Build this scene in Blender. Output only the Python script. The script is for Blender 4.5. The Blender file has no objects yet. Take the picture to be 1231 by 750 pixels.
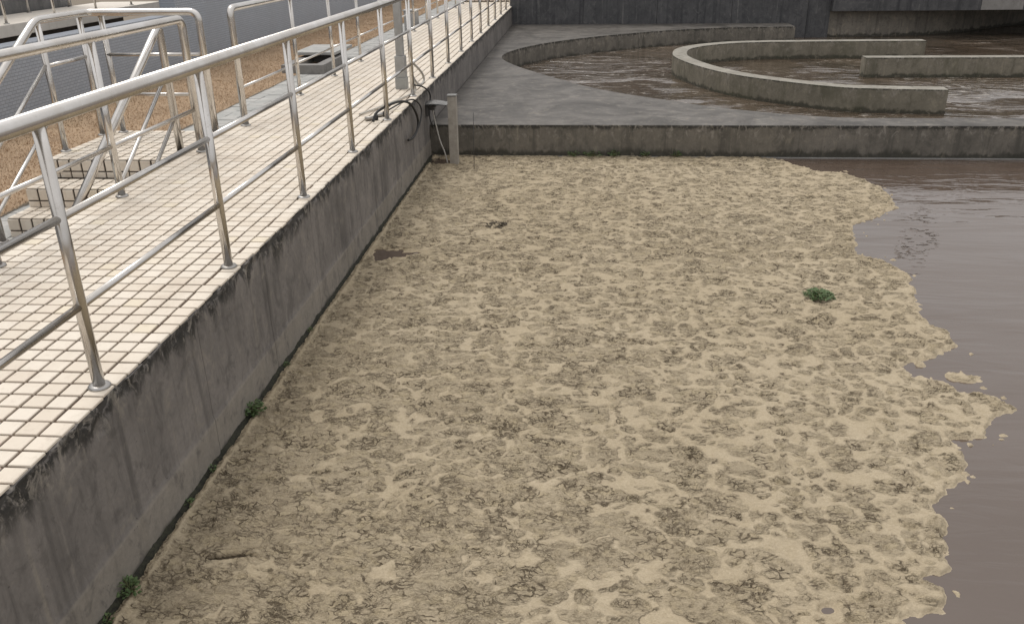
import bpy, bmesh, math, random
import numpy as np
from mathutils import Vector, Matrix

random.seed(7)
S = bpy.context.scene
COL = S.collection
R = math.radians

# ------------------------------------------------------------------ camera
cam_data = bpy.data.cameras.new("camera")
cam_data.sensor_width = 36.0
cam_data.lens = 29.91
cam_data.clip_end = 2000.0
cam = bpy.data.objects.new("camera", cam_data)
COL.objects.link(cam)
AX_R = (0.99675350, 0.07939079, -0.01340001)
AX_U = (-0.01979329, 0.40294558, 0.91500988)
AX_F = (-0.07804283, 0.91177407, -0.40320882)
cam.matrix_world = Matrix(((AX_R[0], AX_U[0], -AX_F[0], 0.0),
                           (AX_R[1], AX_U[1], -AX_F[1], 0.0),
                           (AX_R[2], AX_U[2], -AX_F[2], 1.601),
                           (0, 0, 0, 1)))
S.camera = cam

# ------------------------------------------------------------------ sky, sun, exposure (overcast)
SUN_EL, SUN_AZ = R(66), R(-48)           # azimuth from +Y towards +X: the sun stands far left
world = bpy.data.worlds.new("World")
S.world = world
world.use_nodes = True
wn = world.node_tree
wn.nodes.clear()
w_out = wn.nodes.new("ShaderNodeOutputWorld")
w_bg = wn.nodes.new("ShaderNodeBackground")
w_sky = wn.nodes.new("ShaderNodeTexSky")
w_sky.sky_type = 'NISHITA'
w_sky.sun_disc = False
w_sky.sun_elevation = SUN_EL
w_sky.sun_rotation = SUN_AZ
w_sky.air_density = 1.0
w_sky.dust_density = 4.0
w_sky.ozone_density = 1.0
w_hs = wn.nodes.new("ShaderNodeHueSaturation")
w_hs.inputs['Saturation'].default_value = 0.25       # hardly any blue comes through the cloud
wn.links.new(w_sky.outputs[0], w_hs.inputs['Color'])
w_tc = wn.nodes.new("ShaderNodeTexCoord")            # an even closed cloud cover with soft unevenness all round
w_cl = wn.nodes.new("ShaderNodeTexNoise")
w_cl.inputs['Scale'].default_value = 2.2; w_cl.inputs['Detail'].default_value = 4.0
wn.links.new(w_tc.outputs['Generated'], w_cl.inputs['Vector'])
w_mr = wn.nodes.new("ShaderNodeMapRange")
w_mr.inputs['From Min'].default_value = 0.3; w_mr.inputs['From Max'].default_value = 0.7
w_mr.inputs['To Min'].default_value = 8.0; w_mr.inputs['To Max'].default_value = 10.5
wn.links.new(w_cl.outputs['Fac'], w_mr.inputs['Value'])
w_cc = wn.nodes.new("ShaderNodeVectorMath"); w_cc.operation = 'SCALE'
w_cc.inputs[0].default_value = (1.0, 0.985, 0.985)
w_sp = wn.nodes.new("ShaderNodeSeparateXYZ")        # overcast sky: three times brighter overhead than at the horizon
wn.links.new(w_tc.outputs['Generated'], w_sp.inputs[0])
w_el = wn.nodes.new("ShaderNodeMapRange")
w_el.inputs['From Min'].default_value = 0.0; w_el.inputs['From Max'].default_value = 1.0
w_el.inputs['To Min'].default_value = 0.66; w_el.inputs['To Max'].default_value = 1.28
wn.links.new(w_sp.outputs['Z'], w_el.inputs['Value'])
w_ml = wn.nodes.new("ShaderNodeMath"); w_ml.operation = 'MULTIPLY'
wn.links.new(w_mr.outputs[0], w_ml.inputs[0]); wn.links.new(w_el.outputs[0], w_ml.inputs[1])
wn.links.new(w_ml.outputs[0], w_cc.inputs['Scale'])
w_mx = wn.nodes.new("ShaderNodeMix"); w_mx.data_type = 'RGBA'
w_mx.inputs[0].default_value = 0.8
wn.links.new(w_hs.outputs[0], w_mx.inputs[6])
wn.links.new(w_cc.outputs[0], w_mx.inputs[7])
wn.links.new(w_mx.outputs[2], w_bg.inputs['Color'])
w_bg.inputs['Strength'].default_value = 0.10
wn.links.new(w_bg.outputs[0], w_out.inputs['Surface'])

sun_data = bpy.data.lights.new("sun", 'SUN')
sun_data.energy = 1.3
sun_data.angle = R(24)
sun_data.color = (1.0, 0.96, 0.90)
sun = bpy.data.objects.new("sun", sun_data)
COL.objects.link(sun)
sdir = Vector((math.sin(SUN_AZ) * math.cos(SUN_EL), math.cos(SUN_AZ) * math.cos(SUN_EL), math.sin(SUN_EL)))
sun.rotation_euler = sdir.to_track_quat('Z', 'Y').to_euler()
sun.location = sdir * 40

vs = S.view_settings
vs.view_transform = 'Standard'
vs.look = 'None'
vs.gamma = 1.0
vs.use_curve_mapping = False
vs.exposure = 0.0
S.render.engine = 'CYCLES'
S.cycles.max_bounces = 4; S.cycles.diffuse_bounces = 3; S.cycles.glossy_bounces = 3

# ------------------------------------------------------------------ numpy noise
def _hash(ix, iy, seed):
    h = (ix.astype(np.int64) * 374761393 + iy.astype(np.int64) * 668265263 + seed * 974634777) & 0xFFFFFFFF
    h = ((h ^ (h >> 13)) * 1274126177) & 0xFFFFFFFF
    h = ((h ^ (h >> 16)) * 2246822519) & 0xFFFFFFFF
    return ((h ^ (h >> 15)) & 0xFFFFFF) / float(0xFFFFFF)

def vnoise(x, y, seed=0):
    ix = np.floor(x); iy = np.floor(y)
    fx = x - ix; fy = y - iy
    ix = ix.astype(np.int64); iy = iy.astype(np.int64)
    fx = fx * fx * fx * (fx * (fx * 6 - 15) + 10); fy = fy * fy * fy * (fy * (fy * 6 - 15) + 10)
    a = _hash(ix, iy, seed); b = _hash(ix + 1, iy, seed)
    c = _hash(ix, iy + 1, seed); d = _hash(ix + 1, iy + 1, seed)
    return (a * (1 - fx) + b * fx) * (1 - fy) + (c * (1 - fx) + d * fx) * fy

def fbm(x, y, seed=0, octv=4):
    s = 0; a = 0.5; t = 0
    for o in range(octv):
        s = s + a * vnoise(x * 2 ** o + 17.3 * o, y * 2 ** o - 9.1 * o, seed + o); t += a; a *= 0.5
    return s / t

def worley(x, y, seed=0, jit=0.9):
    """F1, F2, random id, offset to the nearest centre (cell units)"""
    ix = np.floor(x).astype(np.int64); iy = np.floor(y).astype(np.int64)
    f1 = np.full(x.shape, 9.0); f2 = np.full(x.shape, 9.0)
    rid = np.zeros(x.shape); ox = np.zeros(x.shape); oy = np.zeros(x.shape)
    for dx in (-1, 0, 1):
        for dy in (-1, 0, 1):
            cx = ix + dx; cy = iy + dy
            px = cx + 0.5 + jit * (_hash(cx, cy, seed) - 0.5)
            py = cy + 0.5 + jit * (_hash(cx, cy, seed + 51) - 0.5)
            d = np.hypot(x - px, y - py)
            n = d < f1
            f2 = np.where(n, f1, np.minimum(f2, d))
            f1 = np.where(n, d, f1)
            rid = np.where(n, _hash(cx, cy, seed + 99), rid)
            ox = np.where(n, x - px, ox); oy = np.where(n, y - py, oy)
    return f1, f2, rid, ox, oy

def sstep(a, b, x):
    t = np.clip((x - a) / (b - a), 0, 1)
    return t * t * (3 - 2 * t)

# ------------------------------------------------------------------ object helpers
def tag(o, label=None, cat=None, group=None, kind=None):
    if label: o["label"] = label
    if cat: o["category"] = cat
    if group: o["group"] = group
    if kind: o["kind"] = kind
    return o

def link(o, parent=None):
    COL.objects.link(o)
    if parent is not None:
        o.parent = parent
    return o

def empty(name, loc=(0, 0, 0)):
    o = bpy.data.objects.new(name, None)
    o.location = loc
    o.empty_display_size = 0.1
    return link(o)

def mesh_obj(name, verts, faces, material, parent=None, smooth=False, loc=None):
    me = bpy.data.meshes.new(name)
    me.from_pydata([tuple(v) for v in verts], [], faces)
    me.update()
    if smooth:
        me.polygons.foreach_set("use_smooth", [True] * len(me.polygons))
    me.materials.append(material)
    o = bpy.data.objects.new(name, me)
    link(o, parent)
    if loc is not None:
        o.location = loc
    return o

def local(parent, pts):
    """world points into the frame of an unrotated parent at parent.location"""
    l = parent.location
    return [(p[0] - l.x, p[1] - l.y, p[2] - l.z) for p in pts]

def np_mesh(name, V, F, material, parent=None, smooth=False):
    """V (n,3) array, F (m,k) int array"""
    me = bpy.data.meshes.new(name)
    m, k = F.shape
    me.vertices.add(len(V)); me.vertices.foreach_set("co", V.astype(np.float32).ravel())
    me.loops.add(m * k); me.loops.foreach_set("vertex_index", F.astype(np.int32).ravel())
    me.polygons.add(m)
    me.polygons.foreach_set("loop_start", np.arange(0, m * k, k, dtype=np.int32))
    me.polygons.foreach_set("loop_total", np.full(m, k, dtype=np.int32))
    if smooth:
        me.polygons.foreach_set("use_smooth", np.ones(m, dtype=bool))
    me.update(calc_edges=True)
    me.materials.append(material)
    o = bpy.data.objects.new(name, me)
    return link(o, parent)

class MB:
    """collects shapes for one mesh"""
    def __init__(s): s.v = []; s.f = []
    def add(s, vs_, fs_):
        b = len(s.v); s.v += [tuple(p) for p in vs_]; s.f += [tuple(i + b for i in f) for f in fs_]
        return s
    def box(s, x0, x1, y0, y1, z0, z1, bev=0.0):
        if bev <= 0:
            vs_ = [(x, y, z) for z in (z0, z1) for y in (y0, y1) for x in (x0, x1)]
            return s.add(vs_, [(0, 2, 3, 1), (4, 5, 7, 6), (0, 1, 5, 4), (2, 6, 7, 3), (0, 4, 6, 2), (1, 3, 7, 5)])
        bm = bmesh.new()
        bmesh.ops.create_cube(bm, size=1.0)
        for q in bm.verts:
            q.co = ((x0 + x1) / 2 + q.co.x * (x1 - x0), (y0 + y1) / 2 + q.co.y * (y1 - y0), (z0 + z1) / 2 + q.co.z * (z1 - z0))
        bmesh.ops.bevel(bm, geom=bm.edges[:], offset=bev, segments=2, affect='EDGES', profile=0.6)
        bm.verts.index_update()
        s.add([q.co[:] for q in bm.verts], [[q.index for q in f.verts] for f in bm.faces])
        bm.free()
        return s
    def tube(s, path, r, n=14, cap=True):
        P = [Vector(p) for p in path]
        rr = r if isinstance(r, (list, tuple)) else [r] * len(P)
        t0 = (P[1] - P[0]).normalized()
        a = Vector((0, 0, 1)) if abs(t0.z) < 0.9 else Vector((1, 0, 0))
        u = t0.cross(a).normalized()
        rings = []
        for i, p in enumerate(P):
            if i == 0: t = t0
            elif i == len(P) - 1: t = (P[i] - P[i - 1]).normalized()
            else: t = ((P[i + 1] - p).normalized() + (p - P[i - 1]).normalized()).normalized()
            u = (u - t * u.dot(t)).normalized()
            w = t.cross(u)
            rings.append([p + (u * math.cos(2 * math.pi * k / n) + w * math.sin(2 * math.pi * k / n)) * rr[i] for k in range(n)])
        vs_ = [q[:] for ring in rings for q in ring]
        fs_ = []
        for i in range(len(P) - 1):
            for k in range(n):
                k2 = (k + 1) % n
                fs_.append((i * n + k, i * n + k2, (i + 1) * n + k2, (i + 1) * n + k))
        if cap:
            fs_.append(tuple(range(n))[::-1]); fs_.append(tuple(range((len(P) - 1) * n, len(P) * n)))
        return s.add(vs_, fs_)
    def build(s, name, material, parent=None, smooth=False):
        vs_ = s.v if parent is None else local(parent, s.v)
        o = mesh_obj(name, vs_, s.f, material, parent, False)
        if smooth:
            o.data.polygons.foreach_set("use_smooth", [len(p.vertices) == 4 for p in o.data.polygons])
        return o

def fillet(path, rad, seg=7):
    P = [Vector(p) for p in path]
    out = [P[0]]
    for i in range(1, len(P) - 1):
        a = (P[i - 1] - P[i]); b = (P[i + 1] - P[i])
        r_ = min(rad, a.length * 0.45, b.length * 0.45)
        p0 = P[i] + a.normalized() * r_; p1 = P[i] + b.normalized() * r_
        for k in range(seg + 1):
            t = k / seg
            out.append(p0 * (1 - t) ** 2 + P[i] * 2 * t * (1 - t) + p1 * t * t)
    out.append(P[-1])
    return out

def catmull(P, seg=8):
    P = [Vector(p) for p in P]
    Q = [P[0] * 2 - P[1]] + P + [P[-1] * 2 - P[-2]]
    out = []
    for i in range(1, len(Q) - 2):
        for k in range(seg):
            t = k / seg
            a, b, c, d = Q[i - 1], Q[i], Q[i + 1], Q[i + 2]
            out.append(0.5 * ((2 * b) + (c - a) * t + (2 * a - 5 * b + 4 * c - d) * t * t + (3 * b - a - 3 * c + d) * t ** 3))
    out.append(P[-1])
    return out

# ------------------------------------------------------------------ material helpers
class NT:
    def __init__(s, name):
        s.m = bpy.data.materials.new(name); s.m.use_nodes = True
        s.t = s.m.node_tree
        s.b = s.t.nodes["Principled BSDF"]
        s.out = s.t.nodes["Material Output"]
    def n(s, typ, **kw):
        nd = s.t.nodes.new(typ)
        for k, val in kw.items(): setattr(nd, k, val)
        return nd
    def put(s, sock, val):
        if isinstance(val, bpy.types.NodeSocket): s.t.links.new(val, sock)
        elif isinstance(val, (tuple, list)) and len(val) == 3 and sock.type == 'RGBA': sock.default_value = (*val, 1)
        else: sock.default_value = val
    def pos(s, scale=(1, 1, 1), off=(0, 0, 0)):
        g = s.n("ShaderNodeNewGeometry")
        mp = s.n("ShaderNodeMapping")
        s.t.links.new(g.outputs['Position'], mp.inputs['Vector'])
        mp.inputs['Scale'].default_value = scale; mp.inputs['Location'].default_value = off
        return mp.outputs[0]
    def xyz(s, vec=None):
        sp = s.n("ShaderNodeSeparateXYZ")
        s.t.links.new(vec if vec is not None else s.n("ShaderNodeNewGeometry").outputs['Position'], sp.inputs[0])
        return sp.outputs
    def normal(s): return s.xyz(s.n("ShaderNodeNewGeometry").outputs['True Normal'])
    def noise(s, vec, scale=1.0, detail=4.0, rough=0.55, dist=0.0):
        nd = s.n("ShaderNodeTexNoise")
        s.t.links.new(vec, nd.inputs['Vector'])
        nd.inputs['Scale'].default_value = scale; nd.inputs['Detail'].default_value = detail
        nd.inputs['Roughness'].default_value = rough; nd.inputs['Distortion'].default_value = dist
        return nd.outputs['Fac']
    def voro(s, vec, scale=1.0, feature='F1', out='Distance'):
        nd = s.n("ShaderNodeTexVoronoi", feature=feature)
        s.t.links.new(vec, nd.inputs['Vector']); nd.inputs['Scale'].default_value = scale
        return nd.outputs[out]
    def math(s, op, a, b=0.0, clamp=False):
        nd = s.n("ShaderNodeMath", operation=op, use_clamp=clamp)
        s.put(nd.inputs[0], a); s.put(nd.inputs[1], b)
        return nd.outputs[0]
    def smooth(s, v, a, b, to0=0.0, to1=1.0):
        nd = s.n("ShaderNodeMapRange", interpolation_type='SMOOTHSTEP')
        s.put(nd.inputs['Value'], v); s.put(nd.inputs['From Min'], a); s.put(nd.inputs['From Max'], b)
        s.put(nd.inputs['To Min'], to0); s.put(nd.inputs['To Max'], to1)
        return nd.outputs[0]
    def mix(s, f, a, b, blend='MIX'):
        nd = s.n("ShaderNodeMix", data_type='RGBA', blend_type=blend)
        s.put(nd.inputs[0], f); s.put(nd.inputs[6], a); s.put(nd.inputs[7], b)
        return nd.outputs[2]
    def bump(s, h, strength=0.3, dist=0.01, normal=None):
        nd = s.n("ShaderNodeBump")
        nd.inputs['Strength'].default_value = strength; nd.inputs['Distance'].default_value = dist
        s.put(nd.inputs['Height'], h)
        if normal is not None: s.t.links.new(normal, nd.inputs['Normal'])
        return nd.outputs[0]
    def done(s, color=None, rough=None, metal=None, normal=None, spec=None, ior=None):
        if color is not None: s.put(s.b.inputs['Base Color'], color)
        if rough is not None: s.put(s.b.inputs['Roughness'], rough)
        if metal is not None: s.put(s.b.inputs['Metallic'], metal)
        if spec is not None: s.put(s.b.inputs['Specular IOR Level'], spec)
        if ior is not None: s.put(s.b.inputs['IOR'], ior)
        if normal is not None: s.t.links.new(normal, s.b.inputs['Normal'])
        return s.m

def concrete(name, base, dark, light, top=None, top_depth=0.25, foot=None, foot_h=0.12, streak=1.0,
             moss=(0.055, 0.06, 0.03), moss_amt=0.0, band=None, rough=0.85, topside=None):
    """weathered concrete with run-down streaks; top = height of the upper rim that carries black growth,
    foot = height of the water line with a dark algae band"""
    t = NT(name)
    x, y, z = t.xyz()
    st1 = t.noise(t.pos((7, 7, 0.35)), 1.0, 5, 0.6, 0.2)
    st2 = t.noise(t.pos((22, 22, 0.5), (3, 5, 1)), 1.0, 4, 0.6)
    blot = t.noise(t.pos(), 2.3, 6, 0.6, 0.4)
    fine = t.noise(t.pos(), 38, 5, 0.65)
    c = t.mix(t.smooth(blot, 0.3, 0.72), base, [(a + b) / 2 for a, b in zip(base, dark)])
    s1 = t.smooth(st1, 0.50, 0.70)
    s2 = t.smooth(st2, 0.54, 0.75)
    nz = t.math('ABSOLUTE', t.normal()[2])
    vert = t.math('SUBTRACT', 1.0, t.smooth(nz, 0.4, 0.8))
    c = t.mix(t.math('MULTIPLY', t.math('MULTIPLY', s1, 0.75 * streak), vert), c, dark)
    c = t.mix(t.math('MULTIPLY', t.math('MULTIPLY', s2, 0.45 * streak), vert), c, dark)
    lt = t.smooth(t.noise(t.pos((11, 11, 0.6), (9, 2, 4)), 1.0, 4, 0.6), 0.60, 0.76)
    c = t.mix(t.math('MULTIPLY', t.math('MULTIPLY', lt, 0.6 * streak), vert), c, light)
    if band is not None:
        bm_ = t.smooth(t.math('ADD', z, t.math('MULTIPLY', t.math('SUBTRACT', blot, 0.5), 0.02)), band - 0.012, band + 0.004)
        c = t.mix(t.math('MULTIPLY', t.math('SUBTRACT', 1.0, bm_), 0.55), c, light)
    if top is not None:
        depth = t.math('SUBTRACT', top, z)
        n1 = t.noise(t.pos((5, 5, 1.8), (1, 7, 3)), 1.0, 6, 0.68, 0.6)
        lim = t.smooth(n1, 0.25, 0.8, 0.01, top_depth)
        m_ = t.math('SUBTRACT', 1.0, t.smooth(t.math('DIVIDE', depth, lim), 0.45, 1.25))
        patch = t.smooth(t.noise(t.pos(), 17, 6, 0.75, 0.8), 0.34, 0.50)
        c = t.mix(t.math('MULTIPLY', t.math('MULTIPLY', m_, patch), vert), c, (0.03, 0.029, 0.026))
        eff = t.math('MULTIPLY', t.smooth(t.noise(t.pos((1, 1, 0.6), (8, 1, 2)), 12, 6, 0.72, 0.9), 0.53, 0.61),
                     t.math('SUBTRACT', 1.0, t.smooth(depth, 0.06, 0.24)))
        c = t.mix(t.math('MULTIPLY', eff, t.math('MULTIPLY', vert, 0.75)), c, (0.34, 0.31, 0.27))
    if foot is not None:
        up = t.math('SUBTRACT', z, foot)
        n2 = t.noise(t.pos((5, 5, 2), (2, 2, 8)), 1.0, 5, 0.65)
        lim = t.smooth(n2, 0.3, 0.7, foot_h * 0.35, foot_h * 1.5)
        m_ = t.math('SUBTRACT', 1.0, t.smooth(t.math('DIVIDE', up, lim), 0.5, 1.2))
        c = t.mix(t.math('MULTIPLY', t.math('MULTIPLY', m_, 0.85), vert), c, (0.03, 0.03, 0.022))
    if moss_amt > 0:
        mm = t.smooth(t.noise(t.pos((1, 1, 0.5), (4, 4, 4)), 2.6, 5, 0.65), 0.47, 0.66)
        c = t.mix(t.math('MULTIPLY', t.math('MULTIPLY', mm, moss_amt), vert), c, moss)
    if topside is not None:
        tb = t.noise(t.pos((1, 1, 1), (0, 3, 0)), 1.5, 7, 0.68, 1.2)
        tw = t.noise(t.pos((0.6, 1.6, 1), (5, 3, 0)), 1.8, 7, 0.7, 1.6)
        tc = t.mix(t.smooth(tb, 0.32, 0.66), topside[0], topside[1])
        tc = t.mix(t.math('MULTIPLY', t.smooth(tw, 0.55, 0.72), 0.6), tc, topside[2])
        c = t.mix(t.smooth(nz, 0.4, 0.8), c, tc)
    c = t.mix(t.smooth(fine, 0.2, 0.8, 0.0, 0.35), c, dark)
    mott = t.noise(t.pos((1, 1, 0.7), (2, 6, 5)), 9, 6, 0.72, 0.6)
    c = t.mix(t.smooth(mott, 0.50, 0.66, 0.0, 0.6), c, dark)
    c = t.mix(t.smooth(mott, 0.46, 0.32, 0.0, 0.35), c, light)
    pits = t.smooth(t.voro(t.pos(), 26), 0.05, 0.11)
    pn = t.smooth(t.noise(t.pos(), 7, 2), 0.5, 0.62)
    pit = t.math('MULTIPLY', t.math('SUBTRACT', 1.0, pits), pn)
    c = t.mix(t.math('MULTIPLY', pit, 0.6), c, (0.03, 0.028, 0.025))
    h = t.math('ADD', t.math('MULTIPLY', fine, 0.5), t.math('SUBTRACT', t.math('MULTIPLY', blot, 0.8), pit))
    return t.done(c, rough, normal=t.bump(h, 0.45, 0.006), spec=0.3)

M = {}
M['tank_concrete'] = concrete("tank_concrete", (0.27, 0.248, 0.23), (0.105, 0.098, 0.092), (0.35, 0.315, 0.262),
                              top=0.0, top_depth=0.22, foot=-0.82, foot_h=0.035, band=-0.60, streak=1.0)
M['core_concrete'] = concrete("core_concrete", (0.09, 0.085, 0.08), (0.05, 0.048, 0.045), (0.12, 0.11, 0.10))
M['deck_concrete'] = concrete("deck_concrete", (0.215, 0.195, 0.165), (0.09, 0.084, 0.072), (0.34, 0.30, 0.235),
                              top=-0.4365, top_depth=0.09, foot=-0.82, foot_h=0.09, streak=1.15,
                              topside=((0.058, 0.053, 0.049), (0.165, 0.152, 0.138), (0.33, 0.305, 0.27)), rough=0.55)
M['channel_concrete'] = concrete("channel_concrete", (0.28, 0.252, 0.20), (0.13, 0.12, 0.092), (0.39, 0.345, 0.265),
                                 top=-0.4365, top_depth=0.04, foot=-0.78, foot_h=0.07, streak=0.8, moss_amt=0.42,
                                 topside=((0.28, 0.26, 0.225), (0.38, 0.36, 0.315), (0.45, 0.425, 0.38)))
M['back_concrete'] = concrete("back_concrete", (0.125, 0.124, 0.126), (0.052, 0.053, 0.057), (0.22, 0.215, 0.205), streak=1.25)
M['stained_concrete'] = concrete("stained_concrete", (0.26, 0.235, 0.195), (0.10, 0.092, 0.082), (0.42, 0.36, 0.27),
                                 foot=-0.78, foot_h=0.08, streak=0.9)
M['pale_concrete'] = concrete("pale_concrete", (0.30, 0.29, 0.275), (0.20, 0.19, 0.18), (0.38, 0.36, 0.34), streak=0.5)
M['cream_concrete'] = concrete("cream_concrete", (0.82, 0.76, 0.68), (0.66, 0.61, 0.54), (0.84, 0.79, 0.71), streak=0.35)
M['grey_render'] = concrete("grey_render", (0.24, 0.235, 0.23), (0.12, 0.12, 0.12), (0.32, 0.31, 0.29), streak=1.1)

def steel(name, base=0.58, rough=0.24, tone=(1.0, 0.975, 0.94)):
    t = NT(name)
    g = t.noise(t.pos((1, 1, 1)), 3.0, 5, 0.6)
    f = t.noise(t.pos((60, 60, 60)), 1.0, 4, 0.6)
    d = t.smooth(t.noise(t.pos(), 11, 5, 0.7), 0.58, 0.75)
    c = t.mix(t.smooth(g, 0.3, 0.7), [base * q for q in tone], [base * 0.80 * q * q for q in tone])
    c = t.mix(t.math('MULTIPLY', d, 0.35), c, (0.30, 0.265, 0.22))
    r_ = t.math('ADD', t.smooth(g, 0.3, 0.7, rough - 0.05, rough + 0.10), t.math('MULTIPLY', f, 0.06))
    return t.done(c, r_, 1.0)
M['steel'] = steel("brushed_steel", 0.74, 0.16, (1.0, 0.972, 0.935))
M['dull_steel'] = steel("dull_steel", 0.45, 0.36)

def tile_mat():
    t = NT("cream_tile")
    g = t.n("ShaderNodeNewGeometry")
    sn = t.n("ShaderNodeVectorMath", operation='SNAP')
    off = t.n("ShaderNodeVectorMath", operation='ADD'); off.inputs[1].default_value = (1.816, 0.031, 0.03)
    t.t.links.new(g.outputs['Position'], off.inputs[0])
    t.t.links.new(off.outputs[0], sn.inputs[0]); sn.inputs[1].default_value = (0.0955, 0.0955, 0.0955)
    wnz = t.n("ShaderNodeTexWhiteNoise"); t.t.links.new(sn.outputs[0], wnz.inputs['Vector'])
    rnd = wnz.outputs['Value']
    c = t.mix(t.smooth(rnd, 0.0, 1.0), (0.74, 0.655, 0.545), (0.81, 0.735, 0.63))
    c = t.mix(t.smooth(rnd, 0.965, 0.99, 0, 0.5), c, (0.74, 0.64, 0.46))
    dirt = t.noise(t.pos(), 2.2, 6, 0.65, 0.4)
    c = t.mix(t.smooth(dirt, 0.48, 0.75, 0.0, 0.40), c, (0.52, 0.43, 0.335))
    d2 = t.noise(t.pos(), 24, 5, 0.7)
    c = t.mix(t.smooth(d2, 0.5, 0.8, 0.0, 0.45), c, (0.48, 0.40, 0.32))
    sp = t.smooth(t.noise(t.pos(), 75, 3, 0.6), 0.70, 0.76)
    c = t.mix(t.math('MULTIPLY', sp, 0.6), c, (0.22, 0.17, 0.12))
    return t.done(c, t.smooth(d2, 0.2, 0.8, 0.42, 0.7), normal=t.bump(d2, 0.12, 0.003), spec=0.35)
M['tile'] = tile_mat()

def grout_mat():
    t = NT("grout")
    a = t.noise(t.pos(), 30, 5, 0.7); b = t.noise(t.pos(), 3, 5, 0.6)
    c = t.mix(t.smooth(a, 0.3, 0.7), (0.15, 0.108, 0.078), (0.075, 0.055, 0.042))
    c = t.mix(t.smooth(b, 0.45, 0.7, 0, 0.4), c, (0.20, 0.155, 0.115))
    return t.done(c, 0.95, normal=t.bump(a, 0.5, 0.004), spec=0.2)
M['grout'] = grout_mat()


def simple(name, ca, cb, scale=12, rough=0.7, bump=0.3, dist=0.005, metal=0.0, spec=0.4):
    t = NT(name)
    a = t.noise(t.pos(), scale, 5, 0.65, 0.3)
    return t.done(t.mix(t.smooth(a, 0.3, 0.7), ca, cb), rough, metal, t.bump(a, bump, dist), spec)
M['dark_grout'] = simple("dark_grout", (0.05, 0.04, 0.032), (0.10, 0.08, 0.062), 30, 0.9)
M['rubber'] = simple("black_rubber", (0.018, 0.018, 0.018), (0.04, 0.038, 0.035), 20, 0.5)
M['white_cable'] = simple("pale_cable", (0.62, 0.60, 0.55), (0.45, 0.42, 0.37), 30, 0.5)
M['lamp_metal'] = simple("lamp_metal", (0.30, 0.30, 0.29), (0.20, 0.195, 0.185), 30, 0.45, metal=0.3)
M['lamp_dark'] = simple("lamp_dark", (0.05, 0.05, 0.05), (0.09, 0.085, 0.08), 30, 0.5)
M['pole_paint'] = simple("pole_paint", (0.42, 0.42, 0.41), (0.34, 0.335, 0.32), 9, 0.5)
M['cabinet_paint'] = simple("cabinet_paint", (0.45, 0.45, 0.45), (0.37, 0.37, 0.36), 9, 0.5)
M['weathered_wood'] = simple("weathered_post", (0.40, 0.37, 0.325), (0.31, 0.285, 0.25), 18, 0.8)
M['lid_and_shade_dark'] = simple("dark_lid_and_shade", (0.07, 0.058, 0.05), (0.11, 0.09, 0.075), 15, 0.9)
M['stem'] = simple("plant_stem", (0.10, 0.13, 0.05), (0.16, 0.14, 0.07), 30, 0.7)
M['debris'] = simple("dark_debris", (0.05, 0.042, 0.032), (0.10, 0.08, 0.055), 40, 0.9)

def leaf_mat():
    t = NT("leaf_green")
    a = t.noise(t.pos(), 45, 4, 0.6)
    c = t.mix(t.smooth(a, 0.3, 0.7), (0.042, 0.080, 0.024), (0.115, 0.165, 0.062))
    return t.done(c, 0.55, spec=0.4)
M['leaf'] = leaf_mat()

def ground_mat():
    t = NT("bare_ground")
    a = t.noise(t.pos(), 0.4, 6, 0.6)
    return t.done(t.mix(a, (0.16, 0.13, 0.10), (0.24, 0.20, 0.15)), 0.95)
M['ground'] = ground_mat()

def lawn_mat():
    t = NT("dry_lawn")
    a = t.noise(t.pos(), 1.3, 6, 0.65, 0.5); b = t.noise(t.pos(), 55, 4, 0.7)
    c = t.mix(t.smooth(a, 0.35, 0.68), (0.48, 0.35, 0.235), (0.36, 0.26, 0.175))
    c = t.mix(t.smooth(b, 0.45, 0.75, 0, 0.4), c, (0.22, 0.155, 0.10))
    return t.done(c, 0.95, normal=t.bump(b, 0.8, 0.02), spec=0.1)
M['lawn'] = lawn_mat()

def blade_mat():
    t = NT("dry_grass")
    a = t.noise(t.pos(), 1.1, 6, 0.65, 0.5); b = t.noise(t.pos((1, 1, 0.2)), 60, 3, 0.7)
    c = t.mix(t.smooth(a, 0.35, 0.65), (0.58, 0.44, 0.31), (0.47, 0.355, 0.25))
    c = t.mix(t.smooth(b, 0.4, 0.7, 0, 0.35), c, (0.60, 0.46, 0.32))
    x, y, z = t.xyz()
    gr = t.math('MULTIPLY', t.smooth(x, -5.9, -6.45), t.smooth(t.noise(t.pos(), 1.7, 4, 0.6), 0.4, 0.62))
    c = t.mix(t.math('MULTIPLY', gr, 0.65), c, (0.13, 0.115, 0.05))  # dark olive towards the tiled wall, the wall's shade put into the colour
    return t.done(c, 0.9, spec=0.1)
M['blade'] = blade_mat()

def paver_mat():
    t = NT("grey_paver")
    a = t.noise(t.pos(), 4, 6, 0.65, 0.5); b = t.noise(t.pos(), 60, 4, 0.7)
    c = t.mix(t.smooth(a, 0.3, 0.7), (0.36, 0.365, 0.35), (0.50, 0.49, 0.465))
    c = t.mix(t.smooth(b, 0.5, 0.8, 0, 0.6), c, (0.13, 0.13, 0.12))
    return t.done(c, 0.85, normal=t.bump(b, 0.4, 0.004))
M['paver'] = paver_mat()

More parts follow.
